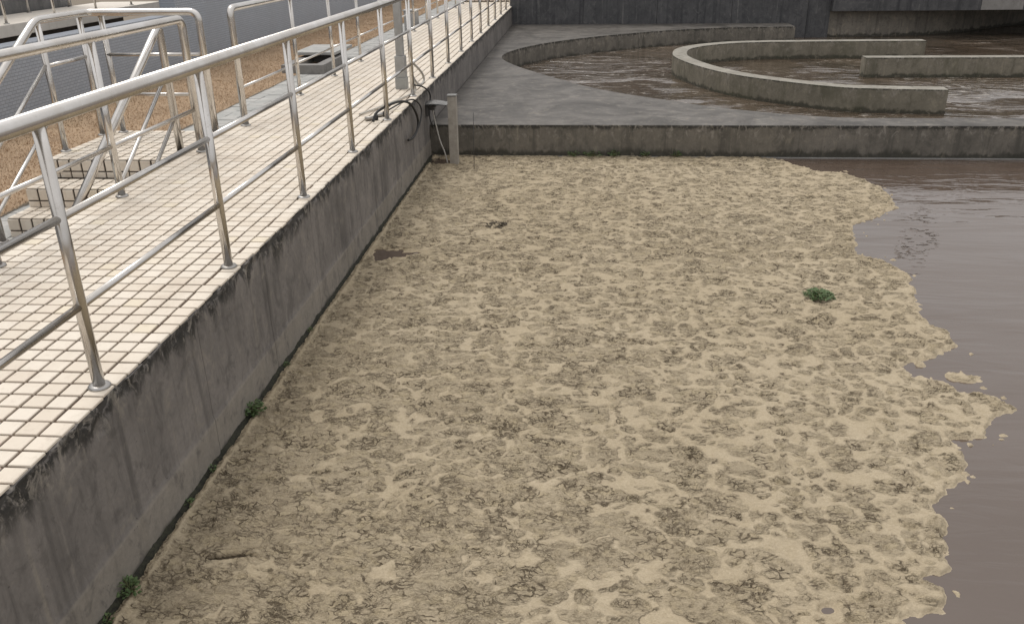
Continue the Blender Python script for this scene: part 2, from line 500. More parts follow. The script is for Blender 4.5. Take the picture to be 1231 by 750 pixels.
def mosaic_mat():
    t = NT("blue_grey_mosaic")
    x, y, z = t.xyz()
    cb = t.n("ShaderNodeCombineXYZ"); t.put(cb.inputs[0], y); t.put(cb.inputs[1], z)
    br = t.n("ShaderNodeTexBrick")
    t.t.links.new(cb.outputs[0], br.inputs['Vector'])
    br.inputs['Color1'].default_value = (0.36, 0.40, 0.455, 1); br.inputs['Color2'].default_value = (0.41, 0.45, 0.505, 1)
    br.inputs['Mortar'].default_value = (0.22, 0.24, 0.275, 1)
    br.inputs['Scale'].default_value = 1.0; br.inputs['Mortar Size'].default_value = 0.0035
    br.inputs['Brick Width'].default_value = 0.08; br.inputs['Row Height'].default_value = 0.038
    br.inputs['Mortar Smooth'].default_value = 0.2
    a = t.noise(t.pos((1, 1, 0.4)), 1.2, 6, 0.6)
    c = t.mix(t.smooth(a, 0.35, 0.75, 0, 0.45), br.outputs['Color'], (0.31, 0.33, 0.365))
    inv = t.math('SUBTRACT', 1.0, br.outputs['Fac'])
    return t.done(c, 0.5, normal=t.bump(inv, 0.4, 0.003), spec=0.4)
M['mosaic'] = mosaic_mat()

def water_mat(name, base, base2, wav, foam=0.0):
    t = NT(name)
    c = t.mix(t.smooth(t.noise(t.pos(), 0.5, 4, 0.6), 0.3, 0.7), base, base2)
    x, y, z = t.xyz()
    if foam > 0:
        swirl = t.noise(t.pos((0.9, 1.6, 1)), 1.0, 5, 0.6, 1.6)
        ridge = t.math('ABSOLUTE', t.math('SUBTRACT', swirl, 0.5))
        line = t.math('SUBTRACT', 1.0, t.smooth(ridge, 0.004, 0.035))
        br = t.smooth(t.noise(t.pos((3, 5, 1), (2, 1, 0)), 1.6, 5, 0.7, 0.6), 0.48, 0.62)
        zone = t.smooth(t.noise(t.pos((1, 1, 1), (1.3, 4.1, 0)), 0.42, 3, 0.5), 0.38, 0.54)
        fm = t.math('MULTIPLY', t.math('MULTIPLY', t.math('MAXIMUM', line, t.math('MULTIPLY', br, 0.12)), br), zone)
        c = t.mix(t.math('MULTIPLY', fm, foam), c, (0.52, 0.47, 0.41))
        big = t.noise(t.pos((0.8, 1.6, 1)), 0.9, 2, 0.5, 1.8)
        sm = t.noise(t.pos((1.5, 3.5, 1)), 2.6, 2, 0.5, 1.0)
        rough_zone = t.smooth(t.noise(t.pos((1, 1, 1), (2.2, 1.4, 0)), 0.45, 2, 0.5), 0.44, 0.60, 0.12, 1.0)
        hh_ = t.math('MULTIPLY', t.math('ADD', big, t.math('MULTIPLY', sm, 0.22)), rough_zone)
        nrm = t.bump(hh_, 1.0, wav)
    else:
        big = t.noise(t.pos((0.55, 2.6, 1)), 0.9, 3, 0.5, 0.3)
        mid = t.noise(t.pos((1.0, 3.2, 1), (3, 1, 0)), 2.2, 3, 0.5, 0.6)
        zone = t.smooth(t.noise(t.pos((1, 1, 1), (0.4, 0, 0)), 0.8, 2, 0.5), 0.44, 0.66, 0.10, 1.0)
        zone = t.math('ADD', zone, t.smooth(y, 7.6, 9.0, 0.0, 1.1))
        tiny = t.noise(t.pos((1, 2, 1)), 16, 3, 0.5)
        h = t.math('ADD', t.math('MULTIPLY', big, 1.0), t.math('MULTIPLY', t.math('MULTIPLY', mid, 0.5), zone))
        h = t.math('ADD', h, t.math('MULTIPLY', tiny, 0.010))
        # added patch of small sharp ripples, stands in for a dark wavering reflection
        ex = t.math('DIVIDE', t.math('SUBTRACT', x, t.math('ADD', t.math('MULTIPLY', y, 0.40), 0.02)), 0.17)
        ey = t.math('DIVIDE', t.math('SUBTRACT', y, 7.1), 1.05)
        er = t.math('ADD', t.math('MULTIPLY', ex, ex), t.math('MULTIPLY', ey, ey))
        pm = t.math('MULTIPLY', t.math('SUBTRACT', 1.0, t.smooth(er, 0.0, 1.3)), t.smooth(t.noise(t.pos((1, 1, 1), (5, 2, 0)), 3.2, 3, 0.6), 0.40, 0.62))
        rp = t.noise(t.pos((1.0, 1.5, 1), (1, 4, 0)), 9, 4, 0.6, 1.2)
        rp = t.smooth(rp, 0.54, 0.66)
        h = t.math('ADD', h, t.math('MULTIPLY', t.math('MULTIPLY', rp, pm), 0.9))
        nrm = t.bump(h, 1.0, wav)
    return t.done(c, 0.03, normal=nrm, ior=1.78, spec=0.5)
M['water'] = water_mat("murky_water", (0.098, 0.070, 0.053), (0.112, 0.082, 0.064), 0.022)
M['channel_water'] = water_mat("churned_water", (0.082, 0.060, 0.042), (0.11, 0.082, 0.058), 0.13, foam=0.9)

def scum_mat():
    t = NT("dried_scum")
    at = t.n("ShaderNodeAttribute", attribute_name="scum")
    sep = t.n("ShaderNodeSeparateColor"); t.t.links.new(at.outputs['Color'], sep.inputs[0])
    raft, crack, tint = sep.outputs[0], sep.outputs[1], sep.outputs[2]
    n1 = t.noise(t.pos(), 9, 6, 0.65, 0.6)
    n2 = t.noise(t.pos((1, 1.6, 1)), 60, 5, 0.7, 0.5)
    n3 = t.noise(t.pos(), 0.7, 4, 0.6)
    flow = t.noise(t.pos((1, 1, 1)), 7, 3, 0.5, 3.0)
    foam = t.mix(t.smooth(n3, 0.3, 0.7), (0.395, 0.326, 0.225), (0.445, 0.374, 0.268))
    foam = t.mix(t.smooth(flow, 0.42, 0.7, 0, 0.35), foam, (0.345, 0.28, 0.183))
    fl_ = t.noise(t.pos((6, 9, 1), (2, 7, 0)), 1.0, 3, 0.55, 1.6)
    fl2 = t.math('ABSOLUTE', t.math('SUBTRACT', t.math('FRACT', t.math('MULTIPLY', fl_, 7.0)), 0.5))
    foam = t.mix(t.smooth(fl2, 0.40, 0.5, 0, 0.45), foam, (0.52, 0.44, 0.31))
    foam = t.mix(t.smooth(fl2, 0.10, 0.0, 0, 0.30), foam, (0.30, 0.24, 0.155))
    foam = t.mix(t.smooth(n2, 0.52, 0.78, 0, 0.5), foam, (0.30, 0.24, 0.156))
    rc = t.mix(t.smooth(tint, 0.0, 1.0), (0.375, 0.312, 0.218), (0.445, 0.37, 0.258))
    rc = t.mix(t.smooth(n1, 0.42, 0.7, 0, 0.30), rc, (0.30, 0.245, 0.172))
    rc = t.mix(t.smooth(n2, 0.54, 0.76, 0, 0.25), rc, (0.23, 0.18, 0.115))
    n4 = t.noise(t.pos((1, 1.5, 1), (3, 8, 0)), 42, 4, 0.7, 0.5)
    rc = t.mix(t.smooth(n4, 0.56, 0.70, 0, 0.75), rc, (0.50, 0.415, 0.275))
    def lines(sc, off, w, detail=4):
        nn = t.noise(t.pos(sc, off), 1.0, detail, 0.6, 0.8)
        return t.math('SUBTRACT', 1.0, t.smooth(t.math('ABSOLUTE', t.math('SUBTRACT', nn, 0.5)), w * 0.35, w))
    # flakes: cells of a strongly warped crust, each with its own height and tone, cracked along part of their rims
    wn_ = t.n("ShaderNodeTexNoise"); wn_.inputs['Scale'].default_value = 17; wn_.inputs['Detail'].default_value = 3
    g_ = t.n("ShaderNodeNewGeometry"); t.t.links.new(g_.outputs['Position'], wn_.inputs['Vector'])
    def vm(op, a_, b_):
        nd = t.n("ShaderNodeVectorMath", operation=op); t.put(nd.inputs[0], a_); t.put(nd.inputs[1], b_); return nd.outputs[0]
    wv_ = vm('ADD', vm('MULTIPLY', vm('SUBTRACT', wn_.outputs['Color'], (0.5, 0.5, 0.5)), (0.11, 0.08, 0.0)), vm('MULTIPLY', g_.outputs['Position'], (1.0, 1.55, 0.0)))
    e1 = t.voro(wv_, 19, 'DISTANCE_TO_EDGE')
    k1 = t.n("ShaderNodeSeparateColor"); t.t.links.new(t.voro(wv_, 19, 'F1', 'Color'), k1.inputs[0])
    k2 = t.n("ShaderNodeSeparateColor"); t.t.links.new(t.voro(wv_, 43, 'F1', 'Color'), k2.inputs[0])
    m1 = t.smooth(t.noise(t.pos((1, 1, 1), (4, 1, 0)), 8, 3, 0.6), 0.48, 0.60)
    m2 = t.smooth(t.noise(t.pos((1, 1, 1), (7, 9, 0)), 13, 3, 0.6), 0.47, 0.60)
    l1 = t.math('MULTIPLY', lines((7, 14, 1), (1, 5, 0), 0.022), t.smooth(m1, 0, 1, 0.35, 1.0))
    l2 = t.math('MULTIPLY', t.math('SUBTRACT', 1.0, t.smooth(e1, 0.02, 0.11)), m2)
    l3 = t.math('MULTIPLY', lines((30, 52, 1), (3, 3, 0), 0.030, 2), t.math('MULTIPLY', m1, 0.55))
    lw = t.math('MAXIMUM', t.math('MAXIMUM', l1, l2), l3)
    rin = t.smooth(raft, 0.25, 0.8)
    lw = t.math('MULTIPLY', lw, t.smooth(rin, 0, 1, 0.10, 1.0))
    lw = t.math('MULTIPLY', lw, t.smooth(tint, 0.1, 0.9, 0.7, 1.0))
    rc = t.mix(t.smooth(k1.outputs[0], 0.62, 0.85, 0, 0.55), rc, (0.51, 0.42, 0.265))
    rc = t.mix(t.smooth(k2.outputs[0], 0.55, 0.95, 0, 0.28), rc, (0.25, 0.20, 0.135))
    c = t.mix(t.math('MULTIPLY', raft, 0.55), foam, rc)
    c = t.mix(t.math('MULTIPLY', lw, 0.90), c, (0.085, 0.064, 0.042))  # crack lines: dark sludge tone that also stands in for shade
    spk = t.noise(t.pos((1, 1.3, 1), (6, 6, 0)), 120, 2, 0.6)
    c = t.mix(t.smooth(spk, 0.56, 0.70, 0, 0.45), c, (0.24, 0.19, 0.125))
    c = t.mix(t.smooth(spk, 0.44, 0.30, 0, 0.35), c, (0.56, 0.47, 0.325))
    c = t.mix(t.smooth(crack, 0.3, 1.0, 0, 0.55), c, (0.09, 0.068, 0.044))  # crack mask: sludge colour with the crevice shade put into it
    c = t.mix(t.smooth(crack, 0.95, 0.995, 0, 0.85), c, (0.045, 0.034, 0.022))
    b2 = t.math('ADD', t.math('MULTIPLY', n2, t.math('ADD', t.math('MULTIPLY', raft, 0.9), 0.12)), t.math('MULTIPLY', flow, 0.35))
    fh = t.math('ADD', t.math('MULTIPLY', k1.outputs[1], 0.9), t.math('MULTIPLY', k2.outputs[1], 0.6))
    b2 = t.math('ADD', b2, t.math('MULTIPLY', fh, rin))
    b2 = t.math('SUBTRACT', b2, t.math('MULTIPLY', lw, 1.0))
    return t.done(c, 0.9, normal=t.bump(b2, 0.9, 0.011), spec=0.2)
M['scum'] = scum_mat()

def moss_mat():
    t = NT("dark_moss")
    a = t.noise(t.pos(), 40, 5, 0.7)
    c = t.mix(t.smooth(a, 0.35, 0.7), (0.018, 0.017, 0.012), (0.045, 0.045, 0.026))
    return t.done(c, 0.9, normal=t.bump(a, 0.8, 0.01))
M['moss'] = moss_mat()

# ================================================================== SETTING
WX = -1.816                 # tank face of the walkway wall
WL = -3.262                 # far side of the walkway
WATER = -0.82
DECK = -0.4365
TP = 0.0955                 # tile pitch
Y0ROW = -0.031 + TP * 6     # a tile row joint

ground = MB().add([(-300, -300, -1.7), (300, -300, -1.7), (300, 300, -1.7), (-300, 300, -1.7)], [(0, 1, 2, 3)]).build("ground", M['ground'])
tag(ground, "bare brown ground around the treatment tanks", "ground", kind="structure")

# --- water
wat = MB().add([(WX - 0.05, -3, WATER), (14, -3, WATER), (14, 10.12, WATER), (WX - 0.05, 10.12, WATER)], [(0, 1, 2, 3)]).build("tank_water", M['water'])
tag(wat, "still brown water in the foreground tank reflecting the pale sky", "water", kind="structure")
cw = MB().add([(-1.75, 10.3, -0.78), (14, 10.3, -0.78), (14, 27, -0.78), (-1.75, 27, -0.78)], [(0, 1, 2, 3)]).build("channel_water", M['channel_water'])
tag(cw, "churned brown water in the curved channel behind the low wall", "water", kind="structure")

# --- walkway slab with tiles
walk = MB()
walk.box(WL + 0.004, WX - 0.028, -1.2, 24.2, -1.3, -0.0085)
walkway = walk.build("walkway", M['grout'])
tag(walkway, "raised walkway paved with small square cream tiles", "walkway", kind="structure")

def tile_mesh(name, w=TP - 0.013, d=TP - 0.013, h=0.010):
    b = 0.0022
    hw, hd = w / 2, d / 2
    vs_ = [(-hw, -hd, -h), (hw, -hd, -h), (hw, hd, -h), (-hw, hd, -h),
           (-hw, -hd, -b), (hw, -hd, -b), (hw, hd, -b), (-hw, hd, -b),
           (-hw + b, -hd + b, 0), (hw - b, -hd + b, 0), (hw - b, hd - b, 0), (-hw + b, hd - b, 0)]
    fs_ = []
    for a, c in ((0, 4), (4, 8)):
        for k in range(4):
            k2 = (k + 1) % 4
            fs_.append((a + k, a + k2, c + k2, c + k))
    fs_.append((8, 9, 10, 11))
    me = bpy.data.meshes.new(name)
    me.from_pydata(vs_, [], fs_); me.update()
    me.materials.append(M['tile'])
    return me, np.array(vs_), fs_

TILE, TV, TF = tile_mesh("tile")
R_AX = np.array([AX_R, AX_U, AX_F])
def project(P):
    d = (np.asarray(P) - np.array([0, 0, 1.601])) @ R_AX.T
    return np.stack([0.5 + 1022.7 / 1231 * d[..., 0] / d[..., 2], 0.5 - 1022.7 / 750 * d[..., 1] / d[..., 2], d[..., 2]], -1)

cells = []
ncol = 15
nrow = int((24.15 + 0.4) / TP)
for r_ in range(-4, nrow):
    for c_ in range(ncol):
        x = WX - 0.002 - TP * (c_ + 0.5); y = -0.031 + TP * (r_ + 0.5)
        jx = random.uniform(-.0012, .0012); jy = random.uniform(-.0012, .0012)
        if c_ == 0: jx += random.uniform(-0.004, 0.006)
        tx = random.gauss(0, 0.006); ty = random.gauss(0, 0.006); dz = random.uniform(-0.0012, 0.0012)
        cells.append((x + jx, y + jy, dz, tx, ty))
cells = np.array(cells)
pr = project(cells[:, :3])
inside = (pr[:, 0] > -0.01) & (pr[:, 0] < 1.01) & (pr[:, 1] > -0.01) & (pr[:, 1] < 1.01) & (pr[:, 2] > 0.3)
size_rank = np.where(inside, pr[:, 2], 1e6 + cells[:, 1])
order = np.argsort(size_rank)
for i in order[:300]:
    x, y, z, tx, ty = cells[i]
    o = bpy.data.objects.new("tile", TILE)
    o.location = (x, y, z); o.rotation_euler = (tx, ty, 0)
    link(o, walkway)
rest = cells[order[300:]]
V = TV[None, :, :] + 0.0
V = np.repeat(V, len(rest), 0)
V[:, :, 2] += V[:, :, 1] * rest[:, 3][:, None] - V[:, :, 0] * rest[:, 4][:, None]
V += rest[:, None, :3]
Fq = (np.array(TF)[None] + (np.arange(len(rest)) * len(TV))[:, None, None]).reshape(-1, 4)
tf = np_mesh("tile_field", V.reshape(-1, 3), Fq, M['tile'], walkway)
tf["kind"] = "stuff"

# --- tank wall in formwork panels
tank_wall = empty("tank_wall", (WX, 0, WATER))
tag(tank_wall, "long grey concrete tank wall with black streaks below the tiled walkway", "wall")
MB().box(WX - 0.20, WX - 0.012, -1.2, 22.55, -1.6, -0.02).build("wall_core", M['core_concrete'], tank_wall)
seams = [-1.0] + [3.575 + 0.91 * k for k in range(0, 22)]
seams = [s_ for s_ in seams if s_ < 22.3] + [22.56]
for a, b in zip(seams[:-1], seams[1:]):
    ny = int((b - a) / (0.012 if b < 7 else 0.03)); nz = 56 if b < 9 else 30
    tz = np.linspace(0, 1, nz) ** 0.75
    zz = -1.0 + (0.99) * tz
    yy = np.linspace(a + 0.0012, b - 0.0012, ny)
    Y, Z = np.meshgrid(yy, zz, indexing='ij')
    off = 0.004 * (fbm(Y * 2.2, Z * 2.2, 5, 4) - 0.5) + 0.0025 * (fbm(Y * 25, Z * 25, 8, 3) - 0.5)
    off += np.where(Z < -0.605 + 0.006 * (fbm(Y * 5, Y * 0, 3, 2) - 0.5), 0.006, 0.0)      # kicker course
    chip = sstep(0.44, 0.68, fbm(Y * 11, Z * 13, 21, 4)) * sstep(-0.065 - 0.03 * vnoise(Y * 4, Z * 0, 4), -0.012, Z)
    off -= 0.018 * chip
    off -= 0.007 * sstep(0.66, 0.74, fbm(Y * 6, Z * 9, 31, 4)) * sstep(-0.30, -0.08, Z)
    edge = np.minimum(Y - a, b - Y)
    off -= 0.004 * (1 - sstep(0.0, 0.008, edge))
    off[:, 0] -= 0; 
    X = WX - 0.004 + off
    top_drop = 0.008 * sstep(0.45, 0.7, fbm(Y[:, -1] * 13, Y[:, -1] * 0, 17, 3))
    Z = Z.copy(); Z[:, -1] -= top_drop
    # lid ring turning back under the tiles
    V = np.stack([X, Y, Z], -1)
    lid = V[:, -1:, :].copy(); lid[:, :, 0] = WX - 0.03
    V = np.concatenate([V, lid], 1)
    n1, n2 = V.shape[:2]
    idx = np.arange(n1 * n2).reshape(n1, n2)
    Fq = np.stack([idx[:-1, :-1], idx[1:, :-1], idx[1:, 1:], idx[:-1, 1:]], -1).reshape(-1, 4)
    V = V.reshape(-1, 3) - np.array([WX, 0, WATER])
    np_mesh("wall_panel", V, Fq, M['tank_concrete'], tank_wall, True)

# --- channel deck: C-shaped concrete plate round the curved channel
OUT = [(14, 10.56), (6, 10.55), (3.95, 10.55), (2.99, 10.60), (1.893, 11.12), (1.11, 11.78), (.46, 12.40), (-.05, 13.08), (-.72, 14.25),
       (-1.21, 15.25), (-1.50, 16.2), (-1.42, 17.15), (-.893, 18.36), (-.04, 19.42), (.894, 20.23), (1.88, 20.91),
       (2.9, 21.41), (3.9, 21.64), (5.0, 21.68)]
curve = [(p.x, p.y) for p in catmull([(x, y, 0) for x, y in OUT], 6)]
poly = [(14, 10.09)] + curve + [(5.0, 22.56), (WX + 0.002, 22.56), (WX + 0.002, 10.09)]
def prism(name, pts, z0, z1, material, parent=None, bev=0.012):
    bm = bmesh.new()
    vs_ = [bm.verts.new((x, y, z1)) for x, y in pts]
    f = bm.faces.new(vs_)
    if f.normal.z < 0: f.normal_flip()
    bm.normal_update()
    if f.normal.z < 0: f.normal_flip()
    ext = bmesh.ops.extrude_face_region(bm, geom=[f])
    for e in ext['geom']:
        if isinstance(e, bmesh.types.BMVert): e.co.z = z0
    bm.normal_update()
    if bev > 0:
        ee = [e for e in bm.edges if all(abs(q.co.z - z1) < 1e-5 for q in e.verts)]
        bmesh.ops.bevel(bm, geom=ee, offset=bev, segments=2, affect='EDGES', profile=0.5)
    bmesh.ops.recalc_face_normals(bm, faces=bm.faces[:])
    bmesh.ops.triangulate(bm, faces=[g for g in bm.faces if len(g.verts) > 4], ngon_method='EAR_CLIP')
    me = bpy.data.meshes.new(name)
    if parent is not None:
        for q in bm.verts: q.co -= parent.location
    bm.to_mesh(me); bm.free()
    me.materials.append(material)
    o = bpy.data.objects.new(name, me)
    return link(o, parent)

deck = empty("channel_deck", (0, 10.09, WATER))
tag(deck, "grey concrete deck with low streaked front wall enclosing the curved channel", "deck", kind="structure")
prism("deck_slab", poly, -1.3, DECK, M['deck_concrete'], deck)
MB().box(WX + 0.01, 14, 10.066, 10.095, -1.2, WATER + 0.012, 0.004).build("ledge", M['pale_concrete'], deck)

def offset_curve(C, d):
    out = []
    for i, p in enumerate(C):
        a = Vector(C[max(i - 1, 0)]); b = Vector(C[min(i + 1, len(C) - 1)])
        t = (b - a).normalized(); nrm = Vector((-t.y, t.x))
        out.append((p[0] + nrm.x * d, p[1] + nrm.y * d))
    return out
UO = [(5.10, 12.58), (4.3, 12.68), (3.58, 12.90), (2.57, 13.82), (2.03, 14.78), (1.70, 15.95), (1.66, 16.77), (1.88, 17.65),
      (2.52, 18.35), (3.41, 18.74), (5.1, 18.85), (6.92, 18.86)]
uo = [(p.x, p.y) for p in catmull([(x, y, 0) for x, y in UO], 7)]
ui = offset_curve(uo, -0.27)
if (Vector(ui[40]) - Vector((5, 16))).length > (Vector(uo[40]) - Vector((5, 16))).length: ui = offset_curve(uo, 0.27)
baffle = prism("curved_baffle", uo + ui[::-1], -1.3, DECK, M['channel_concrete'])
tag(baffle, "U-shaped mossy concrete baffle wall curving round the inner channel", "wall")
divider = prism("divider_wall", [(4.98, 16.02), (14, 15.98), (14, 16.24), (4.98, 16.28)], -1.3, DECK, M['channel_concrete'])
tag(divider, "straight concrete divider wall ending inside the U-shaped baffle", "wall")

# --- back wall and its overhang
back = empty("back_wall", (0, 22.56, -1))
tag(back, "tall dark streaked concrete wall closing the channel at the back", "wall")
x_ = WX - 0.05
k = 0
while x_ < 5.9:
    x2 = min(x_ + 1.83, 6.0)
    MB().box(x_ + 0.003, x2 - 0.003, 22.57 - 0.004 * (k % 2), 22.95, -1.5, 1.35, 0.008).build("wall_panel", M['back_concrete'], back)
    x_ = x2; k += 1
MB().box(WX - 0.06, 6.1, 22.88, 23.05, -1.5, 1.345).build("wall_core", M['back_concrete'], back)
MB().box(6.0, 14, 22.40, 22.95, -0.165, 1.35, 0.012).build("overhanging_beam", M['back_concrete'], back)
MB().box(9.46, 10.42, 22.385, 22.41, -0.155, 0.9, 0.004).build("pale_patch", M['pale_concrete'], back)
low = [(5.9, 22.62), (7.2, 22.72), (8.5, 23.05), (9.8, 23.80), (12.0, 25.6), (14.0, 27.0)]
lowc = [(p.x, p.y) for p in catmull([(x, y, 0) for x, y in low], 5)]
prism("recessed_wall", lowc + [(p[0] + 0.05, p[1] + 0.3) for p in lowc[::-1]], -1.4, -0.17, M['stained_concrete'], back, 0)
MB().box(5.95, 14.2, 22.95, 27.4, -0.165, 0.1).build("roof_slab", M['back_concrete'], back)

# --- land left of the walkway
ny, nx = 240, 60
yy = np.linspace(-2, 42, ny); xx = np.linspace(-6.62, -4.74, nx)
Yg, Xg = np.meshgrid(yy, xx, indexing='ij')
Zg = -0.45 + 0.03 * fbm(Yg * 1.3, Xg * 1.3, 3, 4) + 0.07 * sstep(-5.6, -6.6, Xg)
idx = np.arange(ny * nx).reshape(ny, nx)
Fq = np.stack([idx[:-1, :-1], idx[:-1, 1:], idx[1:, 1:], idx[1:, :-1]], -1).reshape(-1, 4)
lawn = np_mesh("lawn", np.stack([Xg, Yg, Zg], -1).reshape(-1, 3), Fq, M['lawn'], None, True)
tag(lawn, "strip of dry brown lawn along the blue-grey tiled wall", "lawn", kind="structure")
rng = np.random.default_rng(4)
NB = 90000
by = 4 + 34 * rng.random(NB) ** 1.3; bx = -6.58 + 1.86 * rng.random(NB)
bz = -0.45 + 0.03 * fbm(by * 1.3, bx * 1.3, 3, 4) + 0.07 * sstep(-5.6, -6.6, bx) - 0.004
hh = (0.012 + 0.022 * rng.random(NB)) * (1 + 0.8 * sstep(-6.2, -6.55, bx)); an = rng.random(NB) * 6.283; lean = rng.normal(0, 0.6, (NB, 2)) * hh[:, None]
wv = 0.004 + 0.004 * rng.random(NB)
base = np.stack([bx, by, bz], -1); side = np.stack([np.cos(an) * wv, np.sin(an) * wv, 0 * an], -1)
tip = base + np.stack([lean[:, 0], lean[:, 1], hh], -1)
V = np.stack([base - side, base + side, tip], 1).reshape(-1, 3)
gr = np_mesh("dry_grass", V, np.arange(NB * 3).reshape(-1, 3), M['blade'])
tag(gr, "short dry brown grass covering the lawn strip", "grass", kind="stuff")

pave = MB().box(-4.76, WL + 0.02, -2, 42, -0.9, -0.462).build("paved_strip", M['core_concrete'])
tag(pave, "strip of grey pavers between walkway and dry lawn", "pavement", kind="structure")
pv = bpy.data.meshes.new("paver")
mb = MB().box(-0.098, 0.098, -0.098, 0.098, -0.02, 0, 0.004)
pv.from_pydata(mb.v, [], mb.f); pv.materials.append(M['paver'])
pcells = []
for i in range(7):
    for j in range(-10, 205):
        pcells.append((-4.655 + i * 0.202, 0.1 + j * 0.202 + (0.101 if i % 2 else 0), -0.45 + random.uniform(-.004, .003), random.gauss(0, .012), random.gauss(0, .012)))
pcells = np.array(pcells)
pr = project(pcells[:, :3])
ins = (pr[:, 0] > -0.02) & (pr[:, 0] < 0.5) & (pr[:, 1] > -0.02) & (pr[:, 2] > 0.3) & (pr[:, 1] < 0.45)
order = np.argsort(np.where(ins, pr[:, 2], 1e6))
for i in order[:200]:
    o = bpy.data.objects.new("paver", pv)
    o.location = pcells[i, :3]; o.rotation_euler = (pcells[i, 3], pcells[i, 4], 0)
    link(o, pave)
rest = pcells[order[200:]]
q = MB()
for c_ in rest:
    q.box(c_[0] - .098, c_[0] + .098, c_[1] - .098, c_[1] + .098, c_[2] - .02, c_[2])
q.build("paver_field", M['paver'], pave)["kind"] = "stuff"

# --- blue-grey tiled wall, platform beyond it, streaked wall behind
tw = empty("tiled_wall", (-6.6, 10, -0.5))
tag(tw, "blue-grey wall of small tiles behind the dry lawn", "wall")
MB().box(-6.86, -6.60, -4, 14.1, -1.2, 0.53, 0.01).build("low_wall", M['mosaic'], tw)
MB().box(-6.865, -6.598, 14.103, 44, -1.2, 2.0, 0.01).build("high_wall", M['mosaic'], tw)

plat = empty("upper_platform", (-8.8, 10, 0.3))
tag(plat, "pale concrete platform with railings beyond the low tiled wall", "platform")
y_ = -4.0
while y_ < 17.0:
    MB().box(-10.0, -8.74, y_ + 0.003, y_ + 1.997, 0.30, 0.478, 0.01).build("deck_slab", M['cream_concrete'], plat)
    y_ += 2.0
MB().box(-9.7, -9.0, -4, 16.9, -1.5, 0.30).build("support_wall", M['lid_and_shade_dark'], plat)  # dark colour stands in for the shade under the platform slab
rear = MB().box(-10.5, -10.05, -6, 17.0, -1.5, 3.0, 0.02).build("rear_tank_wall", M['grey_render'])
tag(rear, "grey streaked tank wall behind the pale upper platform", "wall")

# ================================================================== RAILINGS
def post(parent, x, y, z0, z1, r=0.0235, flange=True):
    p = MB().tube([(x, y, z0), (x, y, z1)], r, 16).build("post", M['steel'], parent, True)
    if flange:
        prof = MB().tube([(x, y, z0), (x, y, z0 + 0.004), (x, y, z0 + 0.011), (x, y, z0 + 0.014)], [0.044, 0.044, 0.038, 0.026], 20)
        f = prof.build("base_flange", M['dull_steel'], parent, True)
        f.parent = p
        l = f.data
    return p

def rail(parent, name, path, r, n=16):
    return MB().tube(path, r, n).build(name, M['steel'], parent, True)

RX = -1.879
PS, PY = 1.332, 2.815
TOP = 1.046
rr = empty("railing", (RX, 10, 0))
tag(rr, "long steel railing along the tank edge of the tiled walkway", "railing")
py = [PY + PS * k for k in range(-2, 16)]
for y in py: post(rr, RX, y, 0.0, TOP - 0.02)
rail(rr, "top_rail", [(RX, py[0] - 0.8, TOP), (RX, py[-1] + 0.2, TOP)], 0.033, 24)
for a, b in zip(py[:-1], py[1:]):
    for z in (0.69, 0.345):
        rail(rr, "mid_rail", [(RX, a, z), (RX, b, z)], 0.0155)
for z in (0.69, 0.345): rail(rr, "mid_rail", [(RX, py[0] - 0.8, z), (RX, py[0], z)], 0.0155)

LX = -3.155
la = empty("railing", (LX, 4, 0))
tag(la, "steel railing on the far side of the walkway, nearest stretch before the stairs", "railing")
lpy = [1.42, 2.76, 4.10, 5.46]
for y in lpy: post(la, LX, y, 0.0, TOP - 0.02, 0.026)
rail(la, "top_rail", fillet([(LX, 0.6, TOP), (LX, 6.80, TOP), (LX, 6.80, 0.0)], 0.08), 0.033, 20)
MB().tube([(LX, 6.80, 0), (LX, 6.80, 0.004), (LX, 6.80, 0.011), (LX, 6.80, 0.014)], [0.048, 0.048, 0.042, 0.03], 20).build("base_flange", M['dull_steel'], la, True)
for a, b in zip([0.6] + lpy, lpy + [6.80]):
    for z in (0.69, 0.345): rail(la, "mid_rail", [(LX, a, z), (LX, b, z)], 0.0155)

LX2 = -3.178
lb = empty("railing", (LX2, 14, 0))
tag(lb, "steel railing on the far side of the walkway, stretch beyond the stairs", "railing")
rail(lb, "top_rail", fillet([(LX2, 7.86, 0.0), (LX2, 7.86, TOP), (LX2, 23.6, TOP)], 0.08), 0.032, 20)
MB().tube([(LX2, 7.86, 0), (LX2, 7.86, 0.004), (LX2, 7.86, 0.011), (LX2, 7.86, 0.014)], [0.048, 0.048, 0.042, 0.03], 20).build("base_flange", M['dull_steel'], lb, True)
lpy2 = [9.55, 10.98, 12.37, 13.76, 15.15, 16.54, 17.93, 19.32, 20.71, 22.1, 23.5]
for y in lpy2: post(lb, LX2, y, 0.0, TOP - 0.02, 0.021)
for a, b in zip([7.86] + lpy2[:-1], lpy2):
    for z in (0.69, 0.345): rail(lb, "mid_rail", [(LX2, a, z), (LX2, b, z)], 0.012)

